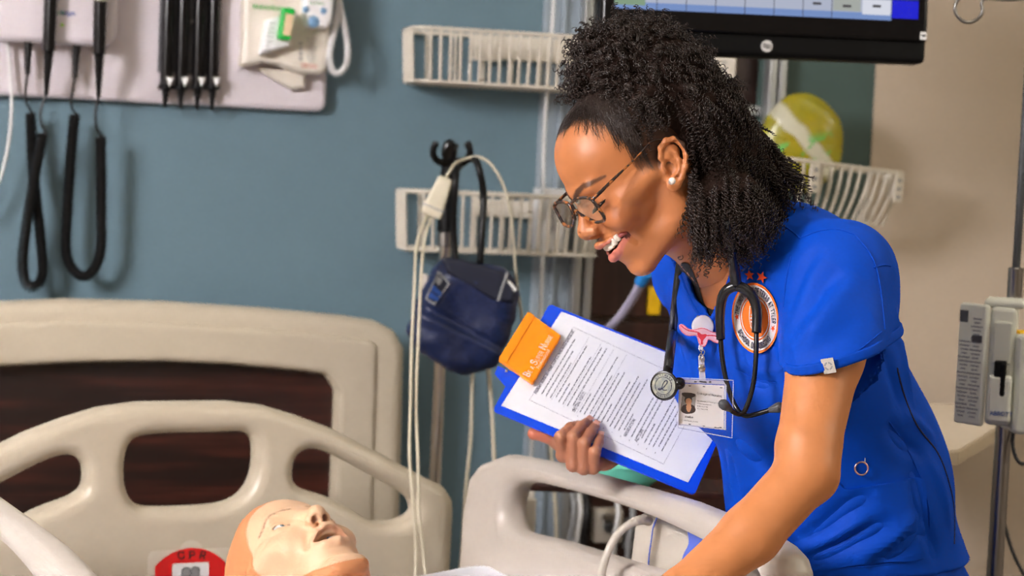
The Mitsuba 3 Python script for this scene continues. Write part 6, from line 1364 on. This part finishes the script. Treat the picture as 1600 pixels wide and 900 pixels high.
RLF = Frame(SF.on([(1095, 520)], 0.032)[0], [1.0, 0.05, -0.10], [0.1, 0.05, 1])
mat('reel_white', (232, 226, 232), 0.35); mat('reel_pink', (246, 196, 210), 0.35, coat=0.3); mat('reel_rose', (232, 92, 116), 0.35); mat('reel_red', (214, 60, 76), 0.35)
rp = lambda pts, n=60: Polygon(spline(RLF.hits(pts), n, closed=True)).buffer(0)
c = RLF.hit(1099, 510); m = lathe([(0, 0), (0.0130, 0), (0.0142, 0.002), (0.0138, 0.007), (0.0125, 0.0085), (0, 0.0085)], 36); m.apply_transform(rotx); m.vertices += [c[0], 0.008, c[1]]
put(bd, 'reel', RLF(m), 'reel_white', smooth=30)
body_o = [(1061, 508), (1065, 506), (1075, 513), (1086, 514), (1098, 512), (1110, 517), (1118, 519), (1124, 520), (1126, 527), (1123, 536), (1112, 533), (1106, 531), (1102, 540), (1096, 541.5), (1091, 535), (1087, 525), (1078, 525), (1066, 520)]
ro = rp(body_o, 120); rf_ = put(bd, 'reel_front', RLF(plate(ro, -0.0012, -0.0042, 0.0004)), 'reel_pink')
ln = lambda pts, w: shapely.LineString(RLF.hits(spline(pts, 40))).buffer(w)
put(rf_, 'print', RLF(plate(ro.buffer(-0.0003).difference(ro.buffer(-0.0010)), -0.0042, -0.0046)), 'reel_rose')
put(rf_, 'print', RLF(plate(shapely.union_all([ln([(1064, 509), (1074, 516), (1086, 518), (1093, 521)], 0.0007), ln([(1121, 526), (1112, 524), (1104, 524), (1098, 523)], 0.0007)]), -0.0042, -0.0047)), 'reel_red')
put(rf_, 'print', RLF(plate(rp([(1089, 520), (1096, 522), (1103, 522), (1101, 528), (1097.5, 532), (1097, 538), (1094.5, 538), (1094, 531), (1090, 526)], 40), -0.0042, -0.0048)), 'reel_red')
c = RLF.hit(1095, 543); put(bd, 'reel_clip', RLF(rbox(0.006, 0.004, 0.006, 0.0012, (c[0], -0.0005, c[1]))), 'reel_white'); c = RLF.hit(1094, 497); put(bd, 'reel_clip', RLF(rbox(0.008, 0.004, 0.006, 0.0012, (c[0], 0.005, c[1]))), 'steel')

# ---------------------------------------------------------------- clipboard
mat('board_blue', (8, 70, 214), 0.35, coat=0.2); mat('paper', (236, 238, 244), 0.7); mat('clip_orange', (250, 144, 14), 0.38, coat=0.15); mat('ink', (104, 106, 120), 0.7); mat('ink_pale', (168, 170, 182), 0.7)
cb = thing('clipboard', 'royal blue clipboard with orange clip and printed checklist held by the nurse', 'clipboard')
yv = lambda n: NS * n                                              # n towards the viewer
def cplate(poly, n0, n1, bevel=0.0): return CB(plate(poly, yv(n0), yv(n1), bevel))
Lc, Wc = CB_L, CB_W
tab = Polygon(CB.hits([(775, 583), (779, 573), (800, 582), (822, 604), (806, 618), (797, 607), (788, 592)])).buffer(0.0015)
bo = shapely.box(0, 0, Lc, Wc).buffer(-0.006).buffer(0.006)
put(cb, 'board', cplate(bo.union(tab.convex_hull), -0.0032, 0.0, 0.0006), 'board_blue')
pp = Polygon(CB.hits([(783, 634), (1075, 754), (1165, 600), (877, 487)])); pap_ = put(cb, 'paper', cplate(pp, 0.0002, 0.0008), 'paper')
co = Polygon(CB.hits([(824, 493), (876, 531), (832, 605), (778, 567)])).buffer(-0.003).buffer(0.003)
clp_ = put(cb, 'clip', cplate(co, 0.004, 0.011, 0.0012), 'clip_orange'); 
fold = Polygon(CB.hits([(824, 493), (836, 502), (791, 576), (778, 567)])).buffer(-0.003).buffer(0.003); put(cb, 'clip_fold', cplate(fold, 0.0085, 0.0125, 0.0014), 'clip_orange')
put(cb, 'clip_spring', cplate(Polygon(CB.hits([(815, 530), (845, 550), (832, 575), (802, 553)])), 0.0008, 0.0045), 'steel')
c = CB.hit(791, 580); put(cb, 'rivet', CB(ball(0.002, 2, (c[0], yv(0.0005), c[1]))), 'chrome')
def ctext(s, p0, p1, n, m, name, bold=False, hscale=1.0, caps=None):
    """Lettering on the board from view place p0 to p1, fitted in length."""
    a, b = CB.hit(*p0, yv(n)), CB.hit(*p1, yv(n)); L_ = np.linalg.norm(b - a); d = (b - a) / L_; up = np.array([-d[1], d[0]])
    ms, x = [], 0
    for w_, hh in (caps or [(s, 1.0)]):
        mt = meshkit.text_mesh(w_, 0.01 * hh, 0.0003, bold if caps is None else hh > 0.9); mt.vertices[:, 0] += x; x = mt.vertices[:, 0].max() + 0.0016 + (0.0035 if w_.endswith(' ') else 0); ms.append(mt)
    mt = cat(ms); v = mt.vertices; sx = L_ / v[:, 0].max(); sy = sx * hscale
    if NS > 0: pass
    xy = a + (v[:, 0] * sx)[:, None] * d + (v[:, 1] * sy)[:, None] * up; mt.vertices = np.stack([xy[:, 0], yv(n) + NS * v[:, 2], xy[:, 1]], 1)
    return put(clp_ if 'clip' in name else pap_, name, CB(mt), m, smooth=False)
mat('clip_print', (252, 226, 210), 0.5)
ctext('', (826.5, 590.5), (864, 526.5), 0.0111, 'clip_print', 'clip_lettering', caps=[('B', 1.3), ('E ', .8), ('A ', .8), ('S', 1.3), ('UPER ', .8), ('N', 1.3), ('URSE', .8)], hscale=1.25)
ctext('Professional', (842, 577), (860, 547), 0.0111, 'clip_print', 'clip_lettering')
ctext('PRIMARY NURSE IN-HOME HOSPICE NEW NURSE CHECKLIST', (838, 616), (898, 517), 0.0009, 'ink', 'title_lettering', bold=True, hscale=1.5)
rp_ = np.random.default_rng(5); O_, E_ = CB.hit(838, 616), CB.hit(898, 517); up_d = (E_ - O_) / np.linalg.norm(E_ - O_); Lt = np.linalg.norm(E_ - O_); ad = np.array([up_d[1], -up_d[0]])
Etot = (CB.hit(1042, 706) - O_) @ ad
dark, pale = [], []
NR_ = 30
def bar(a, u0, u1, hgt, lst, n=0.0009):
    c = O_ + ad * a + up_d * (u0 + u1) / 2; m = box(hgt, 0.0002, u1 - u0); ang = math.atan2(up_d[0], up_d[1]); m.apply_transform(trimesh.transformations.rotation_matrix(ang, [0, 1, 0])); m.vertices += [c[0], yv(n), c[1]]; lst.append(m)
for r in range(1, NR_):
    a = Etot * r / NR_; u = Lt * (0.03 + 0.04 * (r % 4 == 0)); end = Lt * (0.55 + 0.42 * rp_.random() if r % 5 else 0.3)
    if r in (9, 21): continue
    while u < end:
        w_ = (0.002 + 0.0075 * rp_.random()); bar(a, u, min(u + w_, end + .002), 0.0014, dark); u += w_ + 0.0013
for r in range(3, 13, 3): bar(Etot * (r + 0.45) / NR_, 0, Lt, 0.0004, pale)
for a0, a1, u0, u1 in ((-0.004, Etot + 0.004, -0.014, -0.0135), (-0.004, Etot + 0.004, Lt + 0.004, Lt + 0.0045)): bar((a0 + a1) / 2, u0, u1, a1 - a0, pale)
for a in (-0.004, Etot + 0.004): bar(a, -0.014, Lt + 0.004, 0.0005, pale)
for r in range(10, 30, 2): bar(Etot * r / NR_, -0.004, -0.0025, 0.001, dark)
put(pap_, 'print', CB(cat(dark)), 'ink', smooth=False); put(pap_, 'ruling', CB(cat(pale)), 'ink_pale', smooth=False)
def row_text(s, r, f): p = O_ + ad * Etot * r / NR_; a = project(CB(np.array([p[0], 0, p[1]]))); b = p + up_d * Lt * f; b = project(CB(np.array([b[0], 0, b[1]]))); ctext(s, tuple(a), tuple(b), 0.0009, 'ink', 'print_heading', bold=True, hscale=1.2)
row_text('INITIAL VISIT:', 9, 0.3); row_text('MEDICATION:', 21, 0.26); row_text('ACTION:', 23.6, 0.18)
